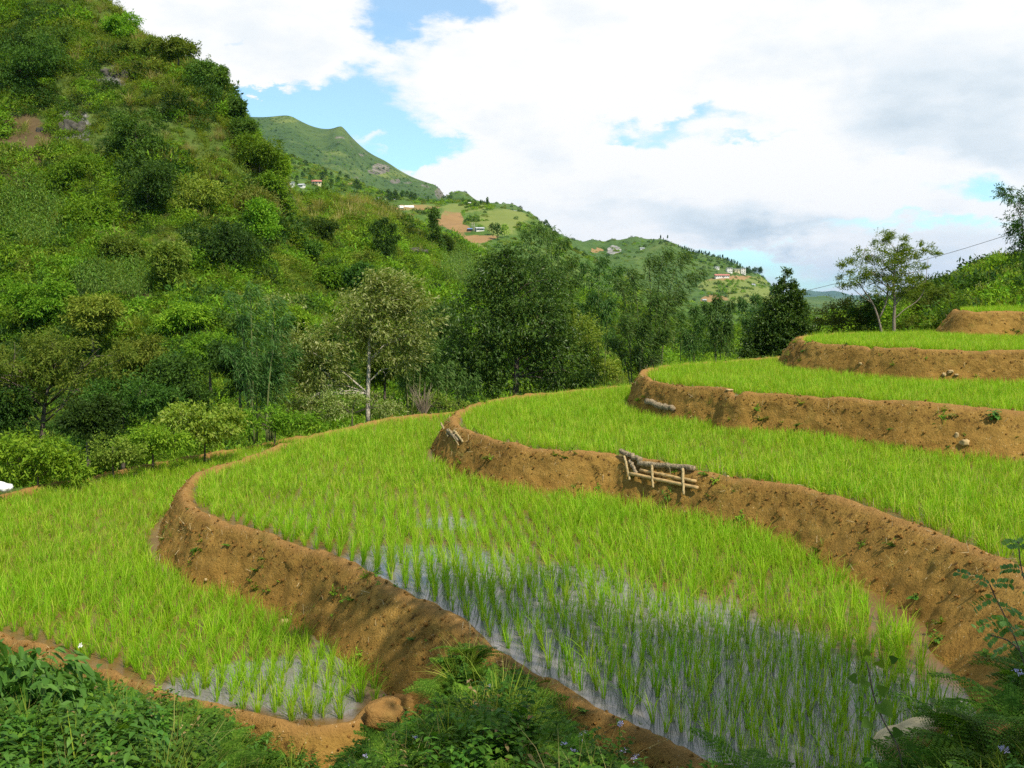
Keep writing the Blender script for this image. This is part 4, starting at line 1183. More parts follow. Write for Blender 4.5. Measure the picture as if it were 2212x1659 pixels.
# valley-side trees and bushes along the paddy edge
tree("spreading_tree", "spreading olive-leaved tree with bare grey limbs at the bottom of the left hillside", "tree", 90, 1000, 30,
     [(40, 770, 90, 40), (140, 750, 80, 32), (220, 770, 70, 36), (60, 840, 80, 40), (170, 830, 70, 40), (-50, 800, 70, 60), (260, 800, 40, 34), (120, 790, 90, 40)],
     M['olive'], M['bark'], r0=.11, nclump=120, ntip=2600, k=5, twig=.25, L=.13, Wd=.05, seed=41, grav=.25, spread=.2, flat=.45, nlimb=26)
tree("shade_tree", "dark shady tree above the gully between the olive tree and the yellow-green shrub", "tree", 265, 985, 29,
     [(240, 860, 60, 40), (310, 850, 60, 34), (360, 870, 50, 30), (200, 920, 50, 40), (260, 940, 36, 36)], M['dark'], M['bark'], r0=.07, nclump=70, ntip=1700, k=5, twig=.2, L=.12, Wd=.05, seed=42, spread=.22, nlimb=16)
edge_bushes = [
    ("leafy_shrub", "broad leafy shrub with drooping lance-shaped leaves at the far left end of the lowest paddy", 75, 1050, 19.6, [(40, 990, 60, 45), (110, 1000, 50, 38), (10, 1010, 40, 40), (80, 965, 40, 28), (150, 1015, 36, 22)], 'lush', .11, .04, 1500),
    ("leafy_shrub", "yellow-green shrub brightening the gully edge above the lowest paddy", 440, 958, 22.5, [(400, 905, 50, 32), (460, 900, 45, 30), (500, 915, 36, 24), (370, 930, 36, 22), (440, 930, 60, 24)], 'yellow', .10, .045, 1300),
    ("leafy_shrub", "round mid-green shrub under the yellow-green one", 330, 975, 21.5, [(320, 945, 46, 26), (370, 955, 36, 20), (290, 960, 34, 20)], 'lush', .09, .035, 900),
    ("leafy_shrub", "thin olive bush with reddish twigs beside the broad leafy shrub", 245, 1000, 20.6, [(240, 965, 36, 26), (280, 980, 30, 18), (210, 985, 30, 20)], 'olive', .07, .03, 800),
    ("leafy_shrub", "low bush at the foot of the feathery bamboo", 590, 940, 24.5, [(580, 905, 44, 22), (640, 915, 40, 18), (540, 915, 30, 18)], 'lush', .08, .035, 900),
    ("leafy_shrub", "grey-green bush around the foot of the pale trunk", 760, 905, 27, [(740, 868, 40, 30), (690, 880, 40, 30), (800, 880, 36, 20), (840, 885, 36, 16)], 'pale', .08, .03, 1000),
    ("leafy_shrub", "dusty bush by the dry twiggy shrub", 960, 890, 28, [(935, 868, 30, 18), (985, 872, 24, 14), (905, 878, 26, 14)], 'olive', .08, .03, 500),
    ("leafy_shrub", "yellowish bush glowing at the right foot of the dark broadleaf tree", 1285, 830, 34, [(1265, 740, 30, 60), (1290, 800, 28, 30), (1255, 690, 24, 30), (1230, 670, 20, 20)], 'yellow', .10, .04, 1100),
    ("leafy_shrub", "dark bronze thicket between the cone-shaped and the feathery trees", 1820, 722, 36.5, [(1790, 680, 40, 28), (1830, 672, 42, 26), (1870, 676, 34, 26), (1800, 705, 46, 16), (1860, 705, 40, 14)], 'rust', .09, .04, 1300),
    ("leafy_shrub", "dark green bush in front of the bronze thicket", 1870, 724, 36, [(1850, 665, 30, 22), (1885, 668, 24, 20), (1880, 700, 24, 16)], 'dark', .09, .04, 700),
    ("leafy_shrub", "low green bush right of the feathery tree's trunks", 1975, 722, 35.5, [(1970, 700, 32, 18), (2000, 705, 24, 14), (1945, 712, 20, 9)], 'olive', .08, .035, 700),
    ("leafy_shrub", "glossy bright-leaved bush at the left end of the highest bank", 2060, 715, 33.5, [(2085, 645, 24, 16), (2060, 668, 30, 20), (2030, 690, 26, 18), (2075, 640, 16, 18), (2010, 705, 18, 10)], 'yellow', .13, .05, 420),
    ("leafy_shrub", "grey-green bush spreading behind the bright-leaved bush", 2010, 705, 38, [(2000, 640, 34, 24), (2035, 640, 30, 24), (1975, 650, 26, 20), (2015, 665, 40, 20)], 'olive', .10, .045, 1100),
    ("leafy_shrub", "pale plumed bush on the slope above the highest bank", 2130, 672, 38, [(2120, 640, 34, 20), (2160, 635, 30, 24), (2190, 640, 26, 20)], 'pale', .10, .03, 900),
    ("leafy_shrub", "dark bush beyond the flat-topped tree on its right", 1990, 690, 45, [(1985, 620, 36, 22), (2020, 620, 30, 20), (2050, 630, 30, 20)], 'dark', .13, .05, 800),
]
for i, (nm, lab, bx, by, Y, lob, mk_, L, W_, nt) in enumerate(edge_bushes):
    tree(nm, lab, "shrub", bx, by, Y, lob, M[mk_], M['bark'], r0=.025, nclump=max(20, nt // 22), ntip=nt, k=4, twig=.14, L=L, Wd=W_, seed=60 + i, grav=.2, spread=.24, shell=.3, nlimb=12, crown='foliage', stem='stems', top=.7)
# dry twiggy shrub
g = np.random.default_rng(5); b = at(915, 890, 27.5); tw = []
for i in range(46):
    a = g.uniform(0, 6.28); l = g.uniform(.2, .5); e = np.array([math.cos(a) * l, math.sin(a) * l, g.uniform(.4, .85)])
    tw.append(tube([(e[0] * .1, e[1] * .1, -.1), e * .5 + g.normal(size=3) * .04, e], [.009, .006, .002], 4))
V, F = join(tw)
tag(obj("dry_shrub", mesh("dry_shrub", V, F, flatmat("dry_twig", (.24, .19, .13), .9, .3)), loc=b), "bare grey twiggy shrub standing at the far edge of the middle paddy", "shrub")

# ---- trees on the left hillside and the spur behind it
hill_trees = [
    ("round dark tree below the grey cliff on the left hillside", 295, 352, 95, 105, 'middark', .3),
    ("very dark spreading tree lower down the left hillside", 322, 470, 120, 110, 'dark', .35),
    ("layered dark green tree at the rocky foot of the left hill", 475, 578, 150, 95, 'dark', .5),
    ("bright green tree on the right shoulder of the left hill", 560, 395, 85, 100, 'lush', .25),
    ("pale-stemmed tree among the rocks at the right foot of the hill", 562, 525, 80, 95, 'lush', .2),
    ("brownish shrub tree overhanging the dark rocks", 545, 478, 110, 70, 'rust', .4),
    ("small dark sapling on the skyline of the left hill", 470, 205, 36, 55, 'middark', .2),
    ("thin sapling just below the skyline, right of the dark sapling", 508, 265, 34, 50, 'middark', .2),
    ("olive tree halfway down the hill above the rust scrub", 430, 470, 95, 90, 'olive', .3),
    ("tall olive bush above the lower maize rows", 370, 640, 85, 110, 'olive', .3),
    ("dark tree under the topmost cliff at the left edge", 60, 190, 110, 110, 'middark', .35),
    ("mid-green tree beside the bare brown slope", 150, 410, 100, 60, 'lush', .3),
    ("small dark tree on the hill's right shoulder below the saplings", 520, 320, 50, 60, 'middark', .25),
    ("leafy green tree low on the hill beside the layered tree", 600, 470, 60, 90, 'lush', .25),
    ("rounded bush at the top left corner of the hill", 110, 120, 90, 60, 'middark', .3),
    ("light green bush above the left maize plot", 190, 500, 90, 60, 'lush', .3),
    ("olive bush between the two maize plots", 260, 560, 80, 50, 'olive', .3),
    ("dark bush on the grassy spur left of the bamboo", 690, 520, 60, 40, 'middark', .3),
    ("yellow-green bush low on the grassy spur", 720, 630, 60, 50, 'lush', .3),
    ("dark round bush near the spur's white stones", 655, 560, 60, 50, 'middark', .3),
    ("feathery green tree on the skyline above the grassy crest", 255, 82, 70, 44, 'lush', .25),
    ("olive tree on the skyline just right of the feathery green one", 312, 124, 70, 36, 'olive', .25),
    ("bushy tree where the skyline of the left hill begins to drop", 385, 128, 76, 38, 'olive', .25),
    ("grey-green tree on the skyline above the rock face", 432, 182, 56, 42, 'middark', .25),
    ("leafy tree on the skyline at the hill's steep right edge", 600, 385, 44, 56, 'lush', .25),
    ("dark shrub at the foot of the columnar tree", 962, 548, 30, 36, 'middark', .2),
]
for i, (lab, bx, by, w, h, mk_, fl) in enumerate(hill_trees):
    hp = T_near.hit(bx, by, 34, 165)
    Y = hp[1] if hp is not None else 85
    g = np.random.default_rng(400 + i); sc = Y / FPX
    lob = []
    nl = 11
    for j in range(nl):
        a = j / nl * 6.28 + g.uniform(0, .6)
        lob.append((bx + math.cos(a) * w * .4 * g.uniform(.3, 1.2), by - h * (.2 + .7 * g.uniform(0, 1)), w * g.uniform(.14, .26), h * fl * g.uniform(.5, .8), math.sin(a) * w * .28 * sc, w * .26 * sc))
    tree("hillside_tree", lab, "tree", bx, by, Y, lob, M[mk_], M['pale_bark'] if 'pale-stem' in lab else M['bark'], r0=.07 * Y / 70, nclump=80, ntip=1500, k=4, twig=.4, L=.24, Wd=.11, seed=430 + i, spread=.3, shell=.4, flat=.6, nlimb=12, wind=(.1, 0, 0))
belt = [("dense dark tree filling the gully right of the shady tree", 385, 935, 33, 130, 150, 'dark'), ("olive-leaved tree behind the spreading olive tree", 300, 850, 40, 120, 120, 'olive'), ("bright green tree between the two feathery bamboos' tops", 455, 830, 42, 100, 110, 'lush'),
        ("dark tree crowding behind the pale-trunked tree on its left", 700, 850, 36, 110, 130, 'dark'), ("light tree above the feathery bamboo at the spur's foot", 625, 760, 47, 90, 90, 'lush'), ("dark green tree squeezed between the pale-trunked and the dark broadleaf trees", 935, 800, 40, 100, 140, 'bamboo'),
        ("small bright tree above the pale-trunked tree's crown", 860, 660, 60, 70, 60, 'lush'), ("deep green tree low in the gully beside the broad leafy shrub", 190, 985, 27, 90, 110, 'dark'), ("dark tree at the left edge above the broad leafy shrub", 20, 960, 30, 110, 110, 'dark'),
        ("olive tree on the gully's far bank under the lower maize rows", 200, 740, 50, 110, 90, 'olive'), ("lush tree on the gully's far bank left of the maize rows", 80, 700, 54, 120, 90, 'lush'), ("round green tree below the tall olive bush", 400, 740, 52, 90, 80, 'lush'), ("dark tree under the lone bamboo plume", 790, 640, 66, 70, 60, 'dark'),
        ("leafy dark tree filling the gap under the dark broadleaf tree's left side", 990, 850, 36, 90, 110, 'dark'), ("olive tree right behind the pale trunk", 830, 850, 37, 90, 120, 'olive'), ("dark green tree behind the feathery bamboo", 520, 880, 36, 110, 130, 'dark')]
for i, (lab, bx, by, Y, w, h, mk_) in enumerate(belt):
    g = np.random.default_rng(1400 + i); sc = Y / FPX; lob = []
    for j in range(9):
        a = j / 9 * 6.28 + g.uniform(0, .6); q = g.uniform(.2, 1.0)
        lob.append((bx + math.cos(a) * w * .34 * g.uniform(.5, 1.2), by - h * (.22 + .68 * q), w * g.uniform(.2, .3), h * g.uniform(.14, .22), math.sin(a) * w * .3 * sc, w * .26 * sc))
    tree("valley_tree", lab, "tree", bx, by, Y, lob, M[mk_], M['bark'], r0=.07, nclump=110, ntip=2000, k=5, twig=.26, L=.14 * Y / 34, Wd=.055 * Y / 34, seed=1430 + i, spread=.26, shell=.4, flat=.6, nlimb=14, grav=.25)
bamboo("dark plume of bamboo standing alone on the grassy spur", 832, 575, (T_near.hit(832, 575, 34, 165) if T_near.hit(832, 575, 34, 165) is not None else [0, 90])[1],
       [(800, 490), (815, 478), (830, 472), (850, 485), (860, 510), (840, 520), (810, 520)], 51, nleaf=3200, L=.42, W=.075, wind=(.1, 0, -.2), mat=M['dark'], low=.05)
cp = T_near.hit(944, 548, 34, 168); cY = cp[1] if cp is not None else 120
tree("columnar_tree", "narrow columnar conifer standing by the orange field path", "tree", 944, 548, cY, [(938, 462, 4, 14), (939, 480, 7, 14), (940, 500, 9, 14), (942, 520, 11, 16), (944, 538, 12, 10)], M['dark'], M['bark'], r0=.1, nclump=70, ntip=900, k=3, twig=.3, L=.34, Wd=.13, seed=71, grav=.3, spread=.3, shell=.4, nlimb=6)

# loose bushes on the near hillside: copies of a few kinds
bk = []
for i, (mt, n, flat) in enumerate([('lush', 700, .7), ('dark', 700, .8), ('olive', 650, .7), ('lush', 600, 1.1), ('yellow', 500, .7), ('pale', 500, .8)]):
    g = np.random.default_rng(600 + i)
    lob = [(g.normal(0, .55), g.normal(0, .55), .55 + g.uniform(0, .75) * flat, .5, .5, .36) for _ in range(6)]
    V, F, C = foliage(lob, 34, n // 4 * 2, 4, .28, .2, .085, g, spread=.35, shell=.3)
    cm = mesh("foliage", V, F, M[mt]); V, F = skeleton([(0, 0, -.4), (0, 0, .5), (.1, 0, 1.1)], C, .035, g, 8); sm = mesh("stems", V, F, M['bark'], True)
    bk.append((cm, sm))
names = ["light green", "dark green", "olive", "tall leafy", "yellow-green", "grey-green"]
cand = T_near.scatter(900, 0, 2212, 38, 135, power=1.2, margin=.3)
px, py = pxy(cand)
ok = (zone(px, py, maize_zones) < .2) & (py < 840)
cand = cand[ok]; sel = []
for p in cand:
    if all((p[0] - q[0]) ** 2 + (p[1] - q[1]) ** 2 > 9 for q in sel): sel.append(p)
    if len(sel) >= 95: break
for p in sel:
    i = int(rng.choice(6, p=[.3, .22, .2, .12, .08, .08])); x_, y_ = pxy(p)
    if x_ > 640 and i in (3,): i = 2
    where = "on the left hillside" if x_ < 620 else ("on the grassy spur and valley slope" if x_ < 1700 else "on the slope behind the upper terraces")
    e = root_at("hillside_bush", p, "%s bush growing wild %s" % (names[i], where), "bush", "%s bushes %s" % (names[i], where))
    s = rng.uniform(.55, 1.15); e.rotation_euler = (0, 0, rng.uniform(0, 6.28)); e.scale = (s, s, s * rng.uniform(.75, 1.15))
    obj("foliage", bk[i][0], e); obj("stems", bk[i][1], e)

# ------------------------------------------------------------------ FOREGROUND PLANTS
def fern_frond(seed, L=.42, pairs=15):
    g = np.random.default_rng(seed); cs, ds, Ls = [], [], []
    t = np.linspace(.12, 1, pairs)
    mid = lambda s: np.stack([s * 0, L * (s * .85), L * (.55 * s - .62 * s ** 2)], -1)
    for s in t:
        p = mid(np.array(s)); pl = L * .34 * (1 - s) ** .75 * min(1, s * 4 + .35) + .012
        for sd in (-1, 1):
            m = max(3, int(pl / .011)); q = np.linspace(.08, 1, m)[:, None]
            dirp = norm(np.array([sd * 1.0, .45, -.15 * g.uniform(.3, 1.5)]))
            pts = p + dirp * q * pl - UP * (q ** 2) * pl * .18
            per = norm(np.cross(dirp, UP))
            for s2 in (-1, 1):
                cs.append(pts); ds.append(np.tile(per * s2 + dirp * .55 - UP * .1, (m, 1))); Ls.append(.026 * (1 - .75 * q[:, 0]) + .004)
    c, d, l = np.concatenate(cs), np.concatenate(ds), np.concatenate(Ls)
    V, F = leaf_quads(c, d, l, l * .5, g, fold=.05, up=.85)
    st = tube(mid(np.linspace(0, 1, 9)), np.linspace(.0028, .0008, 9), 4, False)
    return join([(V, F), st])


def rotz(V, a, tilt=0.0):
    c, s = math.cos(tilt), math.sin(tilt)
    V = V @ np.array([[1, 0, 0], [0, c, s], [0, -s, c]])
    c, s = math.cos(a), math.sin(a)
    return V @ np.array([[c, s, 0], [-s, c, 0], [0, 0, 1]])


def fern(seed, n=6):
    g = np.random.default_rng(seed); parts = []
    for i in range(n):
        V, F = fern_frond(seed * 10 + i, g.uniform(.28, .5)); parts.append((rotz(V, i / n * 6.28 + g.uniform(-.4, .4), g.uniform(.0, .55)), F))
    return join(parts)


def weed(seed, H=.28, n=16, L=.055, Wd=.034, stems=5, curl=.25, sp=.12):
    g = np.random.default_rng(seed); parts = []
    for s in range(stems):
        a = g.uniform(0, 6.28); o = np.array([math.cos(a), math.sin(a), 0]); h = H * g.uniform(.6, 1.15)
        t = np.linspace(0, 1, 6)[:, None]; pth = o * sp * g.uniform(.3, 1.2) * t + UP * h * t * (1 - .2 * t)
        parts.append(tube(pth, np.linspace(.003, .001, 6), 3, False))
        u = np.repeat(np.linspace(.2, 1, n // 2), 2); c = np.stack([np.interp(u, t[:, 0], pth[:, i]) for i in range(3)], 1)
        an = np.arange(n) * math.pi + np.repeat(np.arange(n // 2) * 1.57, 2) + g.normal(0, .3, n)
        d = np.stack([np.cos(an), np.sin(an), g.normal(.15, .25, n)], 1)
        V, F = leaf_blades(c, d, L * (1.2 - .5 * u) * g.uniform(.7, 1.2, n), Wd * (1.2 - .5 * u), g, up=.85, curl=curl)
        parts.append((V, F))
    return join(parts)


M['fern'] = leafmat("fern_leaf", (.05, .125, .010), (.085, .195, .016), (.15, .27, .03), .42, .6, .08, var=.28)
M['weed'] = leafmat("weed_leaf", (.042, .115, .010), (.08, .185, .018), (.15, .27, .03), .38, .55, .12, var=.3)
M['biglf'] = leafmat("broad_leaf", (.045, .12, .016), (.08, .19, .025), (.13, .26, .045), .33, .5, .18, var=.15)
M['lilac'] = flatmat("lilac_petal", (.62, .56, .78), .7, .1, 40, .1, .1)
M['white'] = flatmat("white_petal", (.8, .78, .74), .7, .08, 40, .1, .1)

fgk = protos("ground_plant", [(*fern(1), M['fern']), (*fern(2), M['fern']), (*fern(3, 5), M['fern']),
                              (*weed(1, .34, 20, .058, .034), M['weed']), (*weed(2, .26, 16, .066, .046, 5), M['weed']), (*weed(3, .40, 24, .058, .024, 5), M['weed']), (*weed(4, .2, 14, .046, .04, 6, .1, .2), M['weed']),
                              (*tussock(46, .38, .006, .45, 5, .05, 4), M['grass']), (*weed(6, .3, 18, .085, .03, 4, .45), M['biglf'])])
M['dead'] = leafmat("dead_leaf", (.16, .10, .04), (.24, .16, .07), (.33, .25, .12), .25, .7, .1)
fgk += protos("ground_plant_dry", [(*weed(51, .32, 10, .05, .022, 5, .6, .16), M['dead']), (*tussock(26, .42, .004, .7, 52, .05, 4), M['straw'])])
n = 60000
X = rng.uniform(-8.5, 6.5, n); Y = rng.uniform(3.4, 10.5, n)
Z = fgh(X, Y); P = np.stack([X, Y, Z], 1); px, py = pxy(P)
ok = (px > -200) & (px < 2420) & (py < 1950)
P, px, py = P[ok], px[ok], py[ok]
okp = np.ones(len(P), bool)
for k, dist in ((1, .30), (2, .16)):
    ins = inside(PADDY[k], P[:, :2]); d = polydist(resample(CREST[k], .08)[:, :2], P[:, :2])
    okp &= ~ins & (d > np.where(P[:, 0] > .1, dist + .22, dist) if k == 2 else d > dist)
okp &= ~(inside(PADDY[3], P[:, :2]))
gully = np.exp(-(((P[:, 0] + 1.45) / .5) ** 2 + ((P[:, 1] - 7.4) / 1.6) ** 2))
bare = fbm(P[:, 0] / 1.1, P[:, 1] / 1.1, oct=3, seed=301)
okp &= rng.uniform(0, 1, len(P)) > np.clip(gully * 1.3, 0, 1)
# a drape of plants over the bank behind the middle mound
P = P[okp]; P = P[rng.permutation(len(P))][:5200]
extra = []
for (x, y) in [(1000, 1430), (985, 1470), (1010, 1400), (1100, 1442), (1070, 1455), (1130, 1462), (1040, 1475), (1150, 1490), (1180, 1520), (1210, 1540), (1090, 1500), (990, 1445)]:
    for _ in range(11):
        q = at(x + rng.normal(0, 16), y + rng.normal(30, 14), 8.0 - (y - 1440) * .006); q[2] -= .06; extra.append(q)
P = np.concatenate([P, np.array(extra)])
n = len(P)
px, py = pxy(P)
nf = fbm(P[:, 0] / .8, P[:, 1] / .8, oct=3, seed=311); nb = fbm(P[:, 0] / .6 + 9, P[:, 1] / .6, oct=3, seed=313)
wts = np.stack([np.clip(.75 + nf * 1.1, .05, 2), np.clip(.6 + nb * .8, .05, 2), .05 + 0 * nf, np.where((px < 330), .9, .04)], 1)
cw = np.cumsum(wts / wts.sum(1, keepdims=True), 1); kk = (rng.uniform(0, 1, (n, 1)) > cw).sum(1)
idx = np.array([[int(rng.integers(0, 3)), int(rng.integers(3, 7)), 7, 8][min(a, 3)] for a in kk])
dcr = np.minimum(polydist(resample(CREST[1], .1)[:, :2], P[:, :2]), polydist(resample(CREST[2], .1)[:, :2], P[:, :2]))
scl = rng.uniform(.6, 1.15, n) * np.clip(.58 + dcr * .6, .62, 1.15) * (1 + .35 * fbm(P[:, 0] / .7, P[:, 1] / .7, oct=2, seed=317))
slope = np.c_[rng.normal(0, .22, n), rng.normal(-.1, .22, n), rng.uniform(0, 6.28, n)]
dry = rng.uniform(0, 1, n) < .05; idx = np.where(dry, rng.integers(9, 11, n), idx)
scatter("ground_cover", P, slope, scl, idx, fgk, "ferns, broad-leaved weeds and creepers covering the slope in front of the paddies", "ground cover")

# flowering weeds with lilac-white heads
def flower_heads(g, pts):
    parts = []
    for p in pts:
        c = p + g.normal(size=(26, 3)) * .008 * np.array([1, 1, .5]); V, F = leaf_quads(c, rand_dir(26, g) + UP * .8, .014, .007, g); parts.append((V, F))
    return join(parts)


fl_px = [(1263, 1582), (1250, 1588), (1224, 1605), (1345, 1620), (1372, 1638), (1335, 1560), (772, 1595), (762, 1622), (785, 1640), (900, 1590), (1060, 1480), (2196, 1448), (2205, 1395), (2172, 1612), (1632, 1612), (800, 1600)]
for i, (x, y) in enumerate(fl_px):
    g = np.random.default_rng(700 + i)
    d = dirpx(x, y); t = np.linspace(3.2, 9, 120); Q = d[None] * t[:, None] / d[1]; hh = fgh(Q[:, 0], Q[:, 1]) + .27
    w = np.nonzero(Q[:, 2] < hh)[0]; q = Q[w[0]] if len(w) else Q[60]
    base = q - UP * .3
    e = root_at("flowering_weed", base, "weed with small lilac-white flower heads among the foreground ferns", "wildflower", "lilac-white wildflowers in the foreground")
    V, F = weed(720 + i % 4, .27, 14, .05, .032, 3); obj("leaves", mesh("leaves", V, F, M['weed']), e)
    heads = [np.array([g.normal(0, .015), g.normal(0, .015), .30]), np.array([g.normal(0, .03), g.normal(0, .03), .28])]
    V, F = join([tube([(0, 0, 0), (h[0] * .4, h[1] * .4, .16), h], [.002, .0016, .001], 4) for h in heads]); obj("stem", mesh("stem", V, F, M['weed']), e)
    for h in heads:
        V, F = flower_heads(g, [h]); obj("flower_head", mesh("flower_head", V, F, M['lilac']), e)

# broad lance-leaved shrub in the bottom left corner
g = np.random.default_rng(801); b = at(75, 1640, 7.0); b[2] -= .5
root = root_at("leafy_shrub", b, "shrub with drooping dark lance-shaped leaves in the bottom left corner", "shrub")
lobs = px_lobes([(40, 1480, 60, 60, 0), (110, 1500, 60, 60, -.2), (60, 1570, 80, 60, -.4), (140, 1590, 50, 50, -.4), (0, 1540, 50, 60, 0), (190, 1540, 36, 40, 0)], b, 7.0)
V, F, C = foliage(lobs, 60, 210, 6, .16, .15, .042, g, grav=.75, wind=(.05, 0, 0), shell=.3, spread=.3, rnd=.45, blade=True, curl=.3, up=.7)
obj("foliage", mesh("foliage", V, F, M['biglf']), root)
V, F = skeleton([(0, 0, 0), (.02, 0, .3), (.05, .02, .6)], C, .012, g, 16); obj("stems", mesh("stems", V, F, M['weed'], True), root)

# seedling stalk with heart-shaped leaves
def heart_leaf(c, d, up, L, Wd):
    d = norm(np.array(d, float)); s = norm(np.cross(d, np.array(up, float))); n_ = np.cross(s, d)
    pr = [(-.12, .30), (.05, .48), (.3, .46), (.6, .28), (1.0, 0)]
    V = [np.zeros(3)] + [d * a * L + s * w * Wd + n_ * .08 * L * (w) for a, w in pr] + [d * a * L - s * w * Wd + n_ * .08 * L * w for a, w in pr[:-1]] + [d * .5 * L]
    V = np.array(V) + np.array(c)
    F = [(0, 1, 2), (0, 2, 10), (2, 3, 10), (3, 4, 10), (4, 5, 10), (0, 7, 6), (0, 10, 7), (7, 10, 8), (8, 10, 9), (9, 10, 5)]
    return V, np.array(F)


b = at(1956, 1662, 4.6)
root = root_at("seedling", b, "tall thin seedling with heart-shaped leaves rising in front of the pale rock", "plant")
stem = [at(x, y, 4.6) - b for x, y in [(1956, 1690), (1938, 1610), (1910, 1560), (1888, 1505), (1878, 1455), (1872, 1430)]]
V, F = tube(catmull(np.array(stem), .03), .004, 5); obj("stem", mesh("stem", V, F, M['bark'], True), root)
parts = []
for (x, y, w, a) in [(1903, 1528, .085, (.4, -.6, -.5)), (1897, 1446, .05, (.2, -.4, .6)), (1878, 1566, .06, (-.8, -.4, -.3)), (1850, 1474, .05, (-1, -.2, .1)), (1924, 1434, .04, (1, -.2, .3)), (1872, 1424, .04, (-.1, -.2, 1)), (1872, 1478, .055, (-.7, -.5, -.3)), (1930, 1590, .05, (.8, -.5, .2)), (1898, 1500, .05, (.9, -.3, .4)), (1960, 1620, .05, (.9, -.5, .2))]:
    parts.append(heart_leaf(at(x, y - 8, 4.58) - b, a, (a[0] * .3, -1, .5), w, w * 1.1))
V, F = join(parts); obj("leaves", mesh("leaves", V, F, M['weed']), root)

# sprig with paired oval leaflets at the right edge
b = at(2212, 1460, 4.9)
root = root_at("pinnate_shrub", b, "thin shrub with paired oval leaflets hanging over the bank at the right edge", "shrub")
parts, lp = [], []
for pth in [[(2225, 1480), (2204, 1407), (2175, 1340), (2150, 1290), (2138, 1262)], [(2240, 1420), (2225, 1300), (2205, 1220), (2200, 1170)], [(2204, 1407), (2180, 1385), (2140, 1372)]]:
    parts.append(tube(catmull(np.array([at(x, y, 4.9) - b for x, y in pth]), .03), .0035, 5))
V, F = join(parts); obj("stems", mesh("stems", V, F, M['bark'], True), root)
g = np.random.default_rng(9)
for (x0, y0, x1, y1) in [(2140, 1265, 2070, 1225), (2140, 1262, 2185, 1250), (2150, 1290, 2105, 1300), (2160, 1310, 2205, 1318), (2170, 1335, 2110, 1345), (2180, 1350, 2135, 1375), (2185, 1370, 2212, 1345), (2205, 1230, 2165, 1220), (2200, 1180, 2230, 1150), (2200, 1175, 2175, 1165), (2195, 1390, 2150, 1400), (2215, 1290, 2245, 1270), (2210, 1250, 2240, 1235), (2195, 1400, 2235, 1380), (2180, 1345, 2160, 1330)]:
    a, e = at(x0, y0, 4.9) - b, at(x1, y1, 4.9 + g.uniform(-.2, .15)) - b
    q = np.linspace(.1, 1, 9)[:, None]; pts = a + (e - a) * q - UP * .03 * q ** 2
    dr = norm(e - a); per = norm(np.cross(dr, np.array([0, -.7, .7])))
    for s in (-1, 1):
        lp.append(leaf_blades(pts, np.tile(per * s + dr * .35, (9, 1)) + g.normal(size=(9, 3)) * .15, .036, .022, g, up=.6, curl=.05))
V, F = join(lp); obj("leaflets", mesh("leaflets", V, F, leafmat("oval_leaflet", (.065, .16, .025), (.11, .23, .04), (.18, .32, .07), .35, .4, .3, var=.1)), root)

# arching fern fronds at the bottom edge, right of the bank
for i, (x, y, Y, sc, rz) in enumerate([(1600, 1690, 5.6, 1.1, .6), (2120, 1640, 4.6, 1.2, 1.2), (2060, 1590, 5.0, 1.1, 2.0), (2180, 1560, 4.7, 1.1, 1.5)]):
    V, F = fern(40 + i, 7)
    o = obj("fern", mesh("fern", V, F, M['fern']), loc=at(x, y, Y)); o.scale = (sc, sc, sc); o.rotation_euler = (.1, 0, rz)
    tag(o, ["arching fern at the bottom edge right of the mud bank", "dark fern lowest in the bottom right corner", "fern beside the big pale rock in the bottom right", "fern below the oval-leaved shrub at the right edge"][i], "fern")

# ------------------------------------------------------------------ STONES, LOGS, LITTER
M['stone'] = flatmat("pale_stone", (.42, .30, .14), .85, .35, 9, .2, .5)
M['stone_grey'] = flatmat("grey_limestone", (.10, .092, .075), .9, .5, .8, .1, 1.0, .5)
M['log'] = flatmat("weathered_log", (.27, .21, .13), .9, .65, 26, .1, 1.0, .03)
M['pole'] = flatmat("tan_bamboo_pole", (.44, .29, .12), .6, .3, 12, .3, .4, .01)
M['stake'] = flatmat("split_stake", (.36, .27, .13), .8, .35, 25, .15, .6, .01)


def stone_mesh(rx, ry, rz, seed, mat, nu=18, nv=12):
    u = np.linspace(0, 2 * math.pi, nu, endpoint=False); v = np.linspace(0, math.pi, nv)
    U, Vv = np.meshgrid(u, v, indexing='ij')
    d = np.stack([np.cos(U) * np.sin(Vv), np.sin(U) * np.sin(Vv), np.cos(Vv)], -1)
    r = 1 + .28 * fbm(d[..., 0] * 1.5 + seed, d[..., 1] * 1.5, d[..., 2] * 1.5, oct=3, seed=seed)
    d = np.sign(d) * np.abs(d) ** .8
    P = (d * r[..., None] * np.array([rx, ry, rz])).reshape(-1, 3)
    i = np.arange(nu)[:, None] * nv + np.arange(nv - 1)[None]; j = ((np.arange(nu) + 1) % nu)[:, None] * nv + np.arange(nv - 1)[None]
    F = np.stack([i, i + 1, j + 1, j], -1).reshape(-1, 4)
    me = mesh("stone", P, F, mat, True); return me


def bank_hit(k, x, y):
    V = BANKV[k]; px, py = pxy(V); d = np.hypot(px - x, py - y) + V[:, 1] * 3
    return V[int(np.argmin(d))]


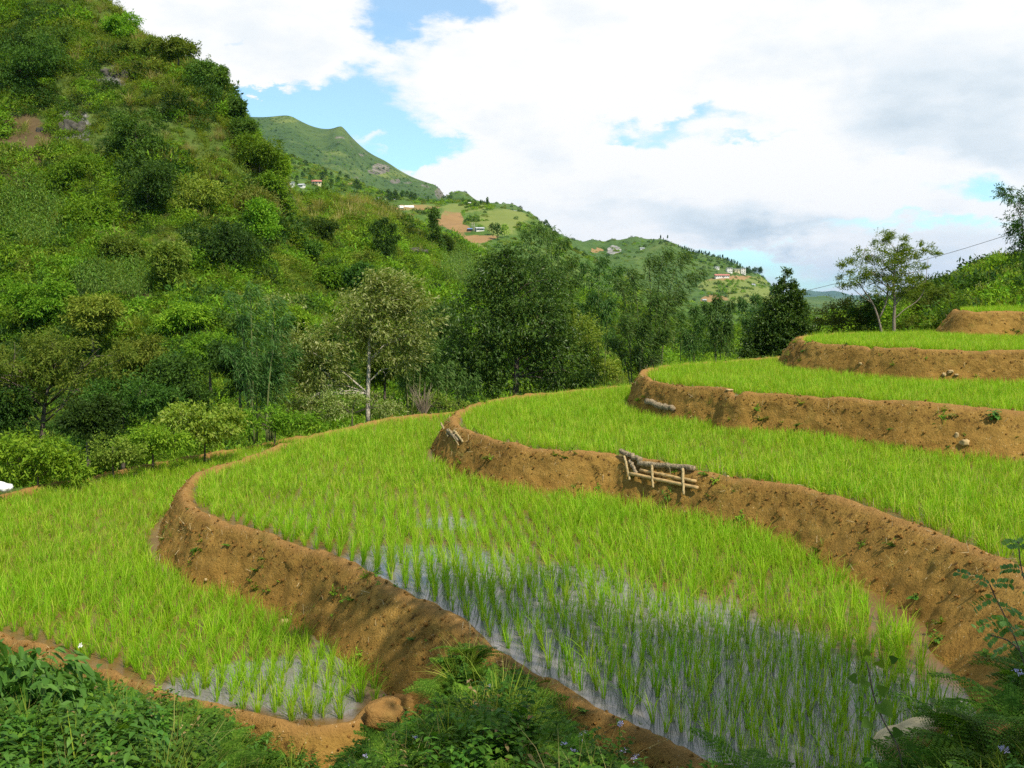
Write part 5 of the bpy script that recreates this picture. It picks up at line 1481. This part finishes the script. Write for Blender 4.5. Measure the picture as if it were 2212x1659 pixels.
stones = [(1411, 810, 4, 13, 7, "ochre stone lying on the tip of the notched third bank"), (2054, 803, 5, 9, 5, "largest of three pale stones stuck in the bank below the fifth terrace"), (2041, 808, 5, 5, 5, "small stone left of the largest of the three pale stones"),
          (2066, 809, 5, 7, 3, "flat stone right of the largest of the three pale stones"), (1859, 784, 5, 6, 4, "single small pale stone in the bank below the fifth terrace"), (2082, 956, 4, 13, 10, "rounded stone low in the bank at the right"), (2066, 938, 4, 6, 8, "small upright stone above the rounded stone"),
          (615, 1352, 2, 15, 17, "pale stone at the foot of the front bank in the lowest paddy"), (1185, 1074, 3, 10, 6, "pale stone at the foot of the bank under the log revetment"), (1590, 832, 4, 10, 3, "flat whitish stone on top of the notched bank"), (1570, 1011, 3, 4, 3, "tiny white stone on the crest right of the logs"), (445, 1250, 2, 5, 4, "small stone in the foot of the front bank")]
for i, (x, y, k, rx, rz, lab) in enumerate(stones):
    h = bank_hit(k, x, y); s = h[1] / FPX * .8
    o = obj("stone", stone_mesh(rx * s, rx * s * .8, rz * s, 30 + i, M['stone']), loc=h + np.array([0, -.02, 0])); o.rotation_euler = (0, 0, i * 1.3)
    tag(o, lab, "stone")
c = at(1978, 1585, 5.9)
o = obj("rock", stone_mesh(.24, .10, .085, 77, flatmat("cream_stone", (.58, .45, .25), .85, .25, 9, .2, .5), 30, 20), loc=c); o.rotation_euler = (.1, -.33, .25)
tag(o, "long pale tan rock at the lower right corner of the middle paddy", "rock")
c = at(832, 1538, 8.75); o = obj("soil_clod", stone_mesh(.17, .15, .12, 78, M['soil'], 24, 16), loc=c); tag(o, "lump of tan earth ending the near bank of the lowest paddy", "clod")

# grey limestone outcrops on the left hill and stones on the spur
for i, (x, y, w, h_, lab) in enumerate([(155, 280, 34, 20, "grey limestone cliff in the middle of the left hillside"), (125, 62, 36, 20, "dark limestone outcrop near the top left corner"), (430, 235, 22, 20, "grey rock face on the hill's right shoulder"), (250, 165, 30, 18, "shadowed rock band under the grassy crest"),
                                    (560, 490, 44, 34, "dark overhanging rocks at the right foot of the hill"), (600, 545, 26, 14, "low grey rock below the overhanging rocks"), (895, 548, 34, 12, "brownish rock patch right of the lone bamboo plume"), (708, 511, 7, 7, "grey boulder on the grassy spur"), (673, 504, 6, 5, "white boulder left of the grey boulder on the spur"), (200, 230, 30, 12, "small rock step above the limestone cliff"), (95, 285, 18, 10, "rock knob left of the limestone cliff"), (440, 190, 22, 16, "rock face close under the skyline of the left hill")]):
    hp = T_near.hit(x, y, 34, 168)
    if hp is None: continue
    s = hp[1] / FPX * (1 if w < 10 else .72); root = root_at("rock_outcrop", hp - np.array([0, 0, h_ * s * .2]), lab, "rock")
    for j in range(1 if w < 10 else 5):
        f = 1 if w < 10 else .5
        o = obj("boulder", stone_mesh(w * s * f, w * s * f * .7, h_ * s * (1 if w < 10 else rng.uniform(.7, 1.2)), 120 + i * 7 + j, M['stone'] if 'white' in lab else M['stone_grey'], 26, 18), root,
                loc=(0, 0, 0) if w < 10 else ((j - 2) * w * s * .42, rng.uniform(-.3, .3) * w * s * .3, rng.uniform(-.2, .3) * h_ * s))
        o.rotation_euler = (rng.uniform(-.2, .2), rng.uniform(-.3, .3), rng.uniform(0, 6))


def log_between(name, label, cat, a, e, r, mat, group=None, taper=.9, wob=.008, sides=10, seed=0):
    g = np.random.default_rng(seed); a, e = np.array(a), np.array(e); c = (a + e) / 2
    q = np.linspace(0, 1, 14)[:, None]
    pth = (a - c) + (e - a) * q + g.normal(size=(14, 3)) * wob
    rr = r * (1 - (1 - taper) * q[:, 0]) * (1 + .06 * g.normal(size=14))
    V, F = tube(pth, rr, sides)
    return tag(obj(name, mesh(name, V, F, mat, True), loc=c), label, cat, group)


def face(x, y, off, k=3):
    """point on the bank at this place, brought forward by off metres"""
    h = bank_hit(k, x, y); p = at(x, y, h[1] - off); return p


yl = bank_hit(3, 1420, 1010)[1]
sf = yl / FPX
L_ = lambda x, y, off: face(x, y, off)
RG = None
log_between("log", "thick grey log lying along the top of the log revetment", "log", L_(1380, 1002, .035), L_(1499, 1011, .035), 6.6 * sf, M['log'], seed=1)
log_between("log", "short knobbly log at the upper left end of the revetment", "log", L_(1342, 975, .03), L_(1384, 994, .05), 6.2 * sf, M['log'], seed=2, wob=.012)
log_between("log", "short slanting log wedged between stakes at the left of the revetment", "log", L_(1360, 994, .08), L_(1376, 1026, .10), 4.2 * sf, M['log'], seed=3)
log_between("bamboo_pole", "upper tan pole under the thick log of the revetment", "pole", L_(1384, 1016, .04), L_(1503, 1040, .05), 4.0 * sf, M['pole'], seed=4, wob=.003)
log_between("bamboo_pole", "lowest and longest tan pole of the revetment", "pole", L_(1361, 1023, .05), L_(1508, 1054, .06), 4.4 * sf, M['pole'], seed=5, wob=.003)
for i, (x0, y0, x1, y1, lab) in enumerate([(1349, 985, 1360, 1037, "leaning stake at the left end of the log revetment"), (1408, 1005, 1411, 1054, "split stake pinning the middle of the log revetment"), (1475, 1012, 1477, 1068, "stake pinning the right end of the log revetment")]):
    log_between("wooden_stake", lab, "stake", L_(x0, y0, .13), L_(x1, y1, .08), 3.3 * sf, M['stake'], taper=.75, sides=6, seed=8 + i, wob=.004)
# sticks at the tip of the same bank
st = bank_hit(3, 975, 940)[1] / FPX
for i, (x0, y0, x1, y1, r, lab) in enumerate([(953, 915, 969, 943, 2.6, "leftmost stick poking out of the bank's tip"), (969, 926, 991, 962, 1.6, "thin pale stick across the stacked boards at the bank's tip"), (967, 929, 991, 952, 4.6, "broad grey-green board at the bank's tip"), (981, 930, 1000, 954, 2.8, "pale board right of the grey-green board at the bank's tip")]):
    log_between("stick", lab, "stick", L_(x0, y0, .06 if i != 1 else .16), L_(x1, y1, .05 if i != 1 else .14), r * st, M['stake'] if i != 2 else M['log'], sides=6, seed=20 + i, wob=.004)
h4 = bank_hit(4, 1425, 876)[1] / FPX
log_between("log", "mossy log stub lying on the bank under the ochre stone", "log", face(1398, 868, .0, 4), face(1456, 884, .0, 4), 7.5 * h4, M['log'], seed=31, wob=.015)

# white sack at the left end of the lowest paddy
g = np.random.default_rng(4); c = at(2, 1052, 18.5)
o = obj("sack", stone_mesh(.20, .15, .085, 91, flatmat("white_plastic", (.75, .74, .72), .5, .15, 8, .3, .6, .05), 36, 24), loc=c); o.rotation_euler = (0, .2, 0)
tag(o, "crumpled white plastic sack lying on the far bank at the left edge", "sack")
c = at(172, 1395, 10.4); V, F = leaf_quads(g.normal(size=(22, 3)) * .012, rand_dir(22, g), .026, .016, g)
o = obj("white_flower", mesh("white_flower", V, F, M['white']), loc=c); tag(o, "single white blossom on the near bank of the lowest paddy", "flower")
# flopped grass tuft on the near bank
V, F = tussock(110, .42, .008, .85, 77, .06, 5); V2, F2 = tussock(50, .34, .006, .8, 78, .05, 5)
c = at(655, 1545, 9.0); root = root_at("grass_tuft", c - UP * .1, "flopped tuft of long grass, half dried, on the near bank of the lowest paddy", "grass")
obj("green_blades", mesh("green_blades", V, F, M['grass']), root); o = obj("dry_blades", mesh("dry_blades", V2, F2, M['straw']), root, loc=(.16, -.05, -.02))
V, F = weed(88, .2, 10, .12, .05, 5, .3, .1); o = obj("broad_weed", mesh("broad_weed", V, F, M['biglf']), loc=bank_hit(4, 2150, 905) + np.array([0, -.02, -.02])); tag(o, "dark broad-leaved weed growing high on the bank at the right", "weed")
V, F = weed(89, .25, 10, .09, .02, 4, .5, .14); o = obj("broad_weed", mesh("broad_weed", V, F, M['weed']), loc=bank_hit(3, 1442, 1078) + np.array([0, -.03, -.02])); tag(o, "green weed sprouting just below the poles of the log revetment", "weed")

# weeds, straw and clods on the bank faces
def chip(seed, L, r):
    g = np.random.default_rng(seed); return tube(np.array([(-L / 2, 0, 0), (0, g.normal(0, .05) * L, .04 * L), (L / 2, 0, 0)]), [r, r, r * .5], 4)


def clod(seed):
    d = rand_dir(26, np.random.default_rng(seed)); import mathutils
    import bmesh
    bm = bmesh.new(); bmesh.ops.create_icosphere(bm, subdivisions=2, radius=.02)
    V = np.array([v.co[:] for v in bm.verts]); F = np.array([[v.index for v in f.verts] for f in bm.faces]); bm.free()
    V = V * (1 + .5 * fbm(V[:, 0] * 60 + seed, V[:, 1] * 60, V[:, 2] * 60, oct=2, seed=seed))[:, None]
    return V, F


M['chip'] = flatmat("straw_bit", (.55, .43, .24), .8, .3, 30, .1, .1)
M['clod'] = flatmat("clod_soil", (.19, .10, .026), .95, .5, 60, .05, .6)
bkk = protos("bank_bit", [(*clod(1), M['clod']), (*clod(2), M['clod']), (*chip(1, .07, .0025), M['chip']), (*chip(2, .15, .0025), M['chip']), (*weed(31, .07, 8, .04, .02, 3, .2, .06), M['weed']), (*weed(32, .05, 8, .03, .016, 4, .2, .08), M['lush']), (*tussock(16, .12, .004, .6, 33, .02), M['grass']), (*tussock(14, .13, .003, .9, 34, .02), M['straw'])])
PP, II, SS = [], [], []
for k in range(1, 7):
    V = BANKV[k]; d = BANKD[k]; px, py = pxy(V)
    ok = (px > -50) & (px < 2260) & (py < 1680)
    V, d = V[ok], d[ok]
    m = int(len(V) * .20); s = rng.integers(0, len(V), m)
    p = V[s] + rng.normal(0, .012, (m, 3))
    up = d[s] < .35
    u = rng.uniform(0, 1, m); patch = fbm(p[:, 0] / .5, p[:, 1] / .5, p[:, 2] / .3, oct=2, seed=333)
    ii = np.where(u < .70, rng.integers(0, 2, m), np.where(u < .82, rng.integers(2, 4, m), np.where(u < .94, rng.integers(4, 6, m), rng.integers(6, 8, m))))
    keep = np.where(ii >= 4, patch > .25, rng.uniform(0, 1, m) < np.where(up, .9, .5))
    PP.append(p[keep]); II.append(ii[keep]); SS.append((rng.uniform(.3, 1.5, m) ** 1.3 * np.where(ii < 2, .62, 1))[keep])
PP, II, SS = np.concatenate(PP), np.concatenate(II), np.concatenate(SS); n = len(PP); print("bank bits", n)
scatter("bank_litter", PP, np.c_[np.where((II < 4)[:, None], rng.uniform(0, 6.28, (n, 2)), rng.normal(.35, .2, (n, 2))), rng.uniform(0, 6.28, n)], SS, II, bkk, "crumbs of soil, straw and tiny weeds on the earth banks", "litter")

# ------------------------------------------------------------------ FAR HOUSES, TREES, POLES
M['wall_w'] = flatmat("whitewash", (.72, .69, .63), .85, .08, .6, .2, .1)
M['wall_c'] = flatmat("cream_wall", (.68, .60, .38), .85, .08, .6, .2, .1)
M['roof_r'] = flatmat("red_tin_roof", (.42, .16, .12), .6, .2, .8, .3, .1)
M['roof_g'] = flatmat("grey_tin_roof", (.42, .43, .45), .5, .2, .8, .4, .1)
M['roof_b'] = flatmat("blue_tarp", (.12, .22, .50), .5, .2, .8, .3, .1)
M['glass'] = flatmat("dark_window", (.05, .06, .07), .2, .2, 1, .5, 0)


def box(x0, x1, y0, y1, z0, z1):
    V = np.array([(x, y, z) for x in (x0, x1) for y in (y0, y1) for z in (z0, z1)], float)
    return V, np.array([(0, 1, 3, 2), (4, 6, 7, 5), (0, 4, 5, 1), (2, 3, 7, 6), (0, 2, 6, 4), (1, 5, 7, 3)])


def house(label, T, x, y, w, h, roof, wall, nwin, y0, y1, rz=.0, flat=False, name="house", cat="house", tall=1):
    hp = T.hit(x, y, y0, y1)
    Y = hp[1] if hp is not None else (y0 + y1) / 2
    b = at(x, y, Y); s = Y / FPX; W_, H_ = w * s, h * s; D = max(W_ * .45, 4)
    root = root_at(name, b, label, cat); root.rotation_euler = (0, 0, rz)
    rh = 0 if flat else H_ * .38; wh = H_ - rh
    V, F = box(-W_ / 2, W_ / 2, -D / 2, D / 2, -2.5, wh); obj("wall", mesh("wall", V, F, wall), root)
    e = .06 * W_
    if flat: V, F = box(-W_ / 2 - e, W_ / 2 + e, -D / 2 - .4, D / 2 + .4, wh, wh + .35)
    else:
        V = np.array([(-W_ / 2 - e, -D / 2 - .6, wh - .1), (W_ / 2 + e, -D / 2 - .6, wh - .1), (W_ / 2 + e, 0, wh + rh), (-W_ / 2 - e, 0, wh + rh), (-W_ / 2 - e, D / 2 + .6, wh - .1), (W_ / 2 + e, D / 2 + .6, wh - .1)])
        F = [np.array([(0, 1, 2, 3), (3, 2, 5, 4), (0, 4, 5, 1)]), np.array([(0, 3, 4), (1, 5, 2)])]
    obj("roof", mesh("roof", V, F, roof), root)
    for st_ in range(tall):
        for i in range(nwin):
            cx = (i + .5) / nwin * W_ - W_ / 2; ww = W_ / nwin * .22; z = wh * (st_ + .35) / tall
            V, F = box(cx - ww, cx + ww, -D / 2 - .06, -D / 2 - .003, z, z + wh * .38 / tall); obj("window", mesh("window", V, F, M['glass']), root)
    V, F = box(W_ * .02, W_ * .02 + W_ * .08, -D / 2 - .05, -D / 2 - .002, 0, min(2.2, wh * .6)); obj("door", mesh("door", V, F, M['bark']), root)
    return root


house("white house with a pinkish roof above the valley on the middle slope", T_mid, 684, 399, 20, 10, M['roof_r'], M['wall_c'], 3, 500, 860, .15)
house("small white hut left of the pinkish-roofed house", T_mid, 652, 405, 11, 8, M['roof_g'], M['wall_w'], 2, 450, 860, -.2)
house("white house half hidden by the left hill's edge", T_mid, 629, 405, 13, 10, M['roof_g'], M['wall_w'], 2, 450, 860, .1, True)
house("tiny white-roofed hut on the skyline past the columnar conifer", T_mid, 1013, 441, 8, 4, M['wall_w'], M['wall_w'], 1, 450, 820, .1)
house("farmhouse with a grey roof beside the two poles", T_mid, 1036, 498, 17, 7, M['roof_g'], M['wall_w'], 2, 300, 700, .2)
house("lean-to under a blue sheet left of the grey-roofed farmhouse", T_mid, 1015, 498, 10, 5, M['roof_b'], M['bark'], 1, 300, 700, .1)
house("long red-roofed building on the far ridge", T_far, 1559, 600, 29, 8, M['roof_r'], M['wall_w'], 7, 760, 1300, .05)
house("white two-storey block above the red-roofed building", T_far, 1575, 589, 12, 10, M['roof_g'], M['wall_w'], 3, 760, 1300, .1, True, tall=2)
house("low cream block in the middle of the ridge village", T_far, 1591, 589, 14, 8, M['roof_g'], M['wall_c'], 4, 760, 1300, -.1, True)
house("tall white block at the right end of the ridge village", T_far, 1605, 592, 10, 12, M['roof_g'], M['wall_w'], 2, 760, 1300, .0, True, tall=3)
house("small white house high on the wooded side of the ridge village", T_far, 1548, 582, 9, 6, M['roof_g'], M['wall_w'], 2, 760, 1300, .2, True)
house("lone white hut below the ridge village on its right", T_far, 1627, 617, 7, 4, M['roof_g'], M['wall_w'], 1, 760, 1300, .1)
house("hut on the bare orange field under the ridge", T_far, 1521, 650, 8, 4, M['roof_g'], M['wall_w'], 1, 700, 1300, .1)
house("hut near the top of the bare knoll left of the ridge pines", T_far, 1387, 539, 9, 4, M['roof_g'], M['wall_w'], 1, 760, 1300, .1)
for (x, y, w, lab) in [(884, 449, 20, "long white plastic tunnel on the orange field"), (866, 450, 12, "short white plastic tunnel left of the long one")]:
    hp = T_mid.hit(x, y, 350, 860); Y = hp[1] if hp is not None else 560; s = Y / FPX; W_ = w * s
    a = np.linspace(0, math.pi, 12); xs = np.linspace(-W_ / 2, W_ / 2, 9)
    V = np.array([(u, -math.cos(t) * 1.6, math.sin(t) * 1.5) for u in xs for t in a]); F = gridfaces(9, 12)
    caps = [list(range(12)), list(range(96, 108))]
    o = obj("plastic_tunnel", mesh("plastic_tunnel", V, [F, np.array([caps[0][::-1]]), np.array([caps[1]])], M['wall_w']), loc=at(x, y, Y)); tag(o, lab, "greenhouse")
for x, lab in ((1020, "left one of two bare poles beside the blue lean-to"), (1024, "right one of two bare poles beside the blue lean-to")):
    hp = T_mid.hit(x, 499, 300, 700); Y = hp[1] if hp is not None else 480; s = Y / FPX
    V, F = tube([(0, 0, -1), (0, 0, 18 * s)], [.22, .16], 6); tag(obj("utility_pole", mesh("utility_pole", V, F, M['pale_bark']), loc=at(x, 499, Y)), lab, "pole")

# small trees of the far ridges: too small in the picture to show parts
def far_tree(seed, H, R, n, mat, top=False):
    g = np.random.default_rng(seed); z = g.uniform(.25 if not top else .5, 1, n) ** .9
    r = R * np.sqrt(g.uniform(0, 1, n)) * np.clip(1.5 * (1 - z) + .3, .1, 1)
    a = g.uniform(0, 6.28, n); c = np.stack([np.cos(a) * r, np.sin(a) * r, z * H], 1)
    V, F = leaf_quads(c, rand_dir(n, g), H * .13, H * .09, g); t = tube([(0, 0, -H * .1), (0, 0, H * .8)], [H * .02, H * .008], 4)
    return mesh("far_tree", *join([(V, F), t]), mat)


fts = [far_tree(1, 7, 1.1, 120, M['dark']), far_tree(2, 8, .9, 110, M['dark'], True), far_tree(3, 6, 2.2, 200, M['dark']), far_tree(4, 5, 2.2, 190, M['lush'])]
sx = np.array([p[0] for p in sil_f]); sy = np.array([p[1] for p in sil_f]); sY = np.array([p[2] for p in sil_f])


def put_far(T, x, y, m, sc, label, cat, grp, y0, y1, Yd=None):
    hp = T.hit(x, y, y0, y1); Y = hp[1] if hp is not None else Yd
    if Y is None: return
    o = obj("pine_tree" if cat == "pine" else "far_tree", m); o.location = at(x, y, Y); o.scale = (sc,) * 3; o.rotation_euler = (0, 0, rng.uniform(0, 6.28))
    tag(o, label, cat, grp)


for i in range(46):
    x = 1466 + (1606 - 1466) * (i + rng.uniform(-.3, .3)) / 46; y = np.interp(x, sx, sy) + 1.5 + rng.uniform(0, 2)
    put_far(T_far, x, y, fts[int(rng.integers(2))], rng.uniform(.55, 1.05), "slim dark pine in the line along the far ridge crest", "pine", "pines along the far ridge crest", 800, 1400, 1200)
for x, s, lab in [(1403, .5, "leftmost lone pine on the bare knoll"), (1412, .65, "short round lone pine on the bare knoll"), (1427, .9, "tall lone pine near the bare knoll's top"), (1433, .5, "small pine between the two tallest on the knoll"), (1442, .95, "tallest lone pine on the summit of the knoll")]:
    put_far(T_far, x, np.interp(x, sx, sy) + 1.5, fts[1], s, lab, "pine", None, 800, 1400, 1200)
for i in range(26):
    put_far(T_far, rng.uniform(1609, 1646), rng.uniform(586, 594), fts[2], rng.uniform(.7, 1.1), "dark rounded tree in the grove right of the ridge village", "tree", "grove right of the ridge village", 800, 1400, 1220)
for i in range(22):
    put_far(T_far, rng.uniform(1665, 1692), rng.uniform(622, 645), fts[2], rng.uniform(.7, 1.2), "dark tree on the steep right flank of the far ridge", "tree", "trees on the ridge flank", 800, 1400, 1220)
for i in range(24):
    put_far(T_far, rng.uniform(1548, 1596), rng.uniform(610, 636), fts[3], rng.uniform(.6, 1.1), "small tree in the grove below the red-roofed building", "tree", "grove below the red-roofed building", 760, 1400, 1000)
for i in range(16):
    put_far(T_mid, rng.uniform(828, 905), rng.uniform(428, 440), fts[2], rng.uniform(.7, 1.1), "dark tree in the row under the mountain foot", "tree", "tree row under the mountain foot", 400, 860, 650)
for i in range(12):
    put_far(T_mid, rng.uniform(640, 740), rng.uniform(375, 402), fts[2], rng.uniform(.6, .95), "dark tree among the white houses on the middle slope", "tree", "trees among the white houses", 450, 860, 700)
for (x, y, m, s, lab) in [(771, 418, 2, 1.5, "big round tree above the path on the middle slope"), (876, 490, 2, 1.1, "spreading tree below the plastic tunnels"), (1053, 455, 1, .95, "upright tree on the skyline right of the tiny hut"), (1038, 446, 0, .6, "thin tree on the skyline by the tiny hut"), (1000, 470, 3, .8, "bush at the top of the orange field"), (735, 385, 2, .9, "tree on the slope above the pinkish-roofed house"),
                          (1075, 520, 2, 1.2, "dark tree right of the grey-roofed farmhouse"), (1090, 515, 3, 1.2, "lighter tree right of the grey-roofed farmhouse"), (1062, 508, 2, .9, "small tree touching the grey-roofed farmhouse"), (955, 445, 3, .9, "pale bush left of the skyline dip"), (925, 440, 0, .7, "slim tree at the left end of the skyline dip"), (1180, 498, 2, 1.0, "tree where the slope meets the tall bamboo")]:
    put_far(T_mid, x, y, fts[m], s, lab, "tree", None, 300, 880, 600)

# overhead line crossing the gap on the right
wp = [(1690, 642), (1746, 627), (1812, 611), (1900, 588), (1990, 563), (2052, 546), (2115, 527), (2184, 505), (2300, 466), (2480, 398)]
V, F = tube(catmull(np.array([at(x, y, 48 - (x - 1690) * .008) for x, y in wp]), 2.0), .012, 5)
tag(obj("overhead_cable", mesh("overhead_cable", V, F, flatmat("black_cable", (.16, .16, .17), .5, .1, 5, .3, 0))), "thin black cable strung across the gap behind the feathery tree", "cable")

# tree behind the photographer's right shoulder: it throws the shade on the front of the middle paddy
root = root_at("shade_tree", (6.3, 3.2, -2.0), "tall broadleaf tree beside the viewpoint whose shade dapples the front paddies", "tree")
g = np.random.default_rng(900)
lobs = [(-.4, .6, 6.4, 1.2, 1.0, .8), (-1.6, 1.0, 6.3, .95, .9, .7), (-2.7, 1.2, 6.5, .85, .8, .6), (.7, -.4, 6.4, 1.2, 1.0, .9), (-.8, -.9, 6.3, 1.1, .9, .8), (-3.2, 2.0, 6.9, .7, .7, .5), (-4.2, 1.9, 7.3, .5, .5, .4), (-2.0, -.2, 6.6, .7, .7, .6), (-1.8, -2.4, 8.0, 1.3, 1.2, .7), (-.6, -2.9, 8.2, 1.2, 1.2, .7), (.5, -3.0, 8.0, 1.3, 1.2, .8), (.6, -1.6, 7.6, 1.1, 1.1, .8), (-2.9, -2.2, 8.4, .9, .9, .5), (-3.7, 2.6, 7.3, .9, .8, .4), (-3.0, 1.7, 6.9, .9, .9, .5), (-2.2, 2.3, 6.8, .8, .8, .4)]
V, F, C = foliage(lobs, 210, 5200, 5, .22, .13, .055, g, spread=.26, shell=.2)
obj("crown", mesh("crown", V, F, M['dark']), root)
V, F = skeleton([(0, 0, -.6), (.1, 0, 2.0), (-.1, .1, 4.4), (-.4, -.6, 7.4)], C, .16, g, 26); obj("trunk", mesh("trunk", V, F, M['bark'], True), root)

# ------------------------------------------------------------------ HAZE
V, F = box(-16500, 16500, -2900, 16800, -61, 430)
hm, t, out = newmat("valley_haze")
pv = t.node('ShaderNodeVolumePrincipled'); pv.inputs['Color'].default_value = (.33, .60, 1.0, 1); pv.inputs['Density'].default_value = HAZE; pv.inputs['Anisotropy'].default_value = .2
t.l.new(pv.outputs[0], out.inputs['Volume'])
tag(obj("haze", mesh("haze", V, F, hm)), "faint blue haze in the valley air", "haze", kind='stuff')
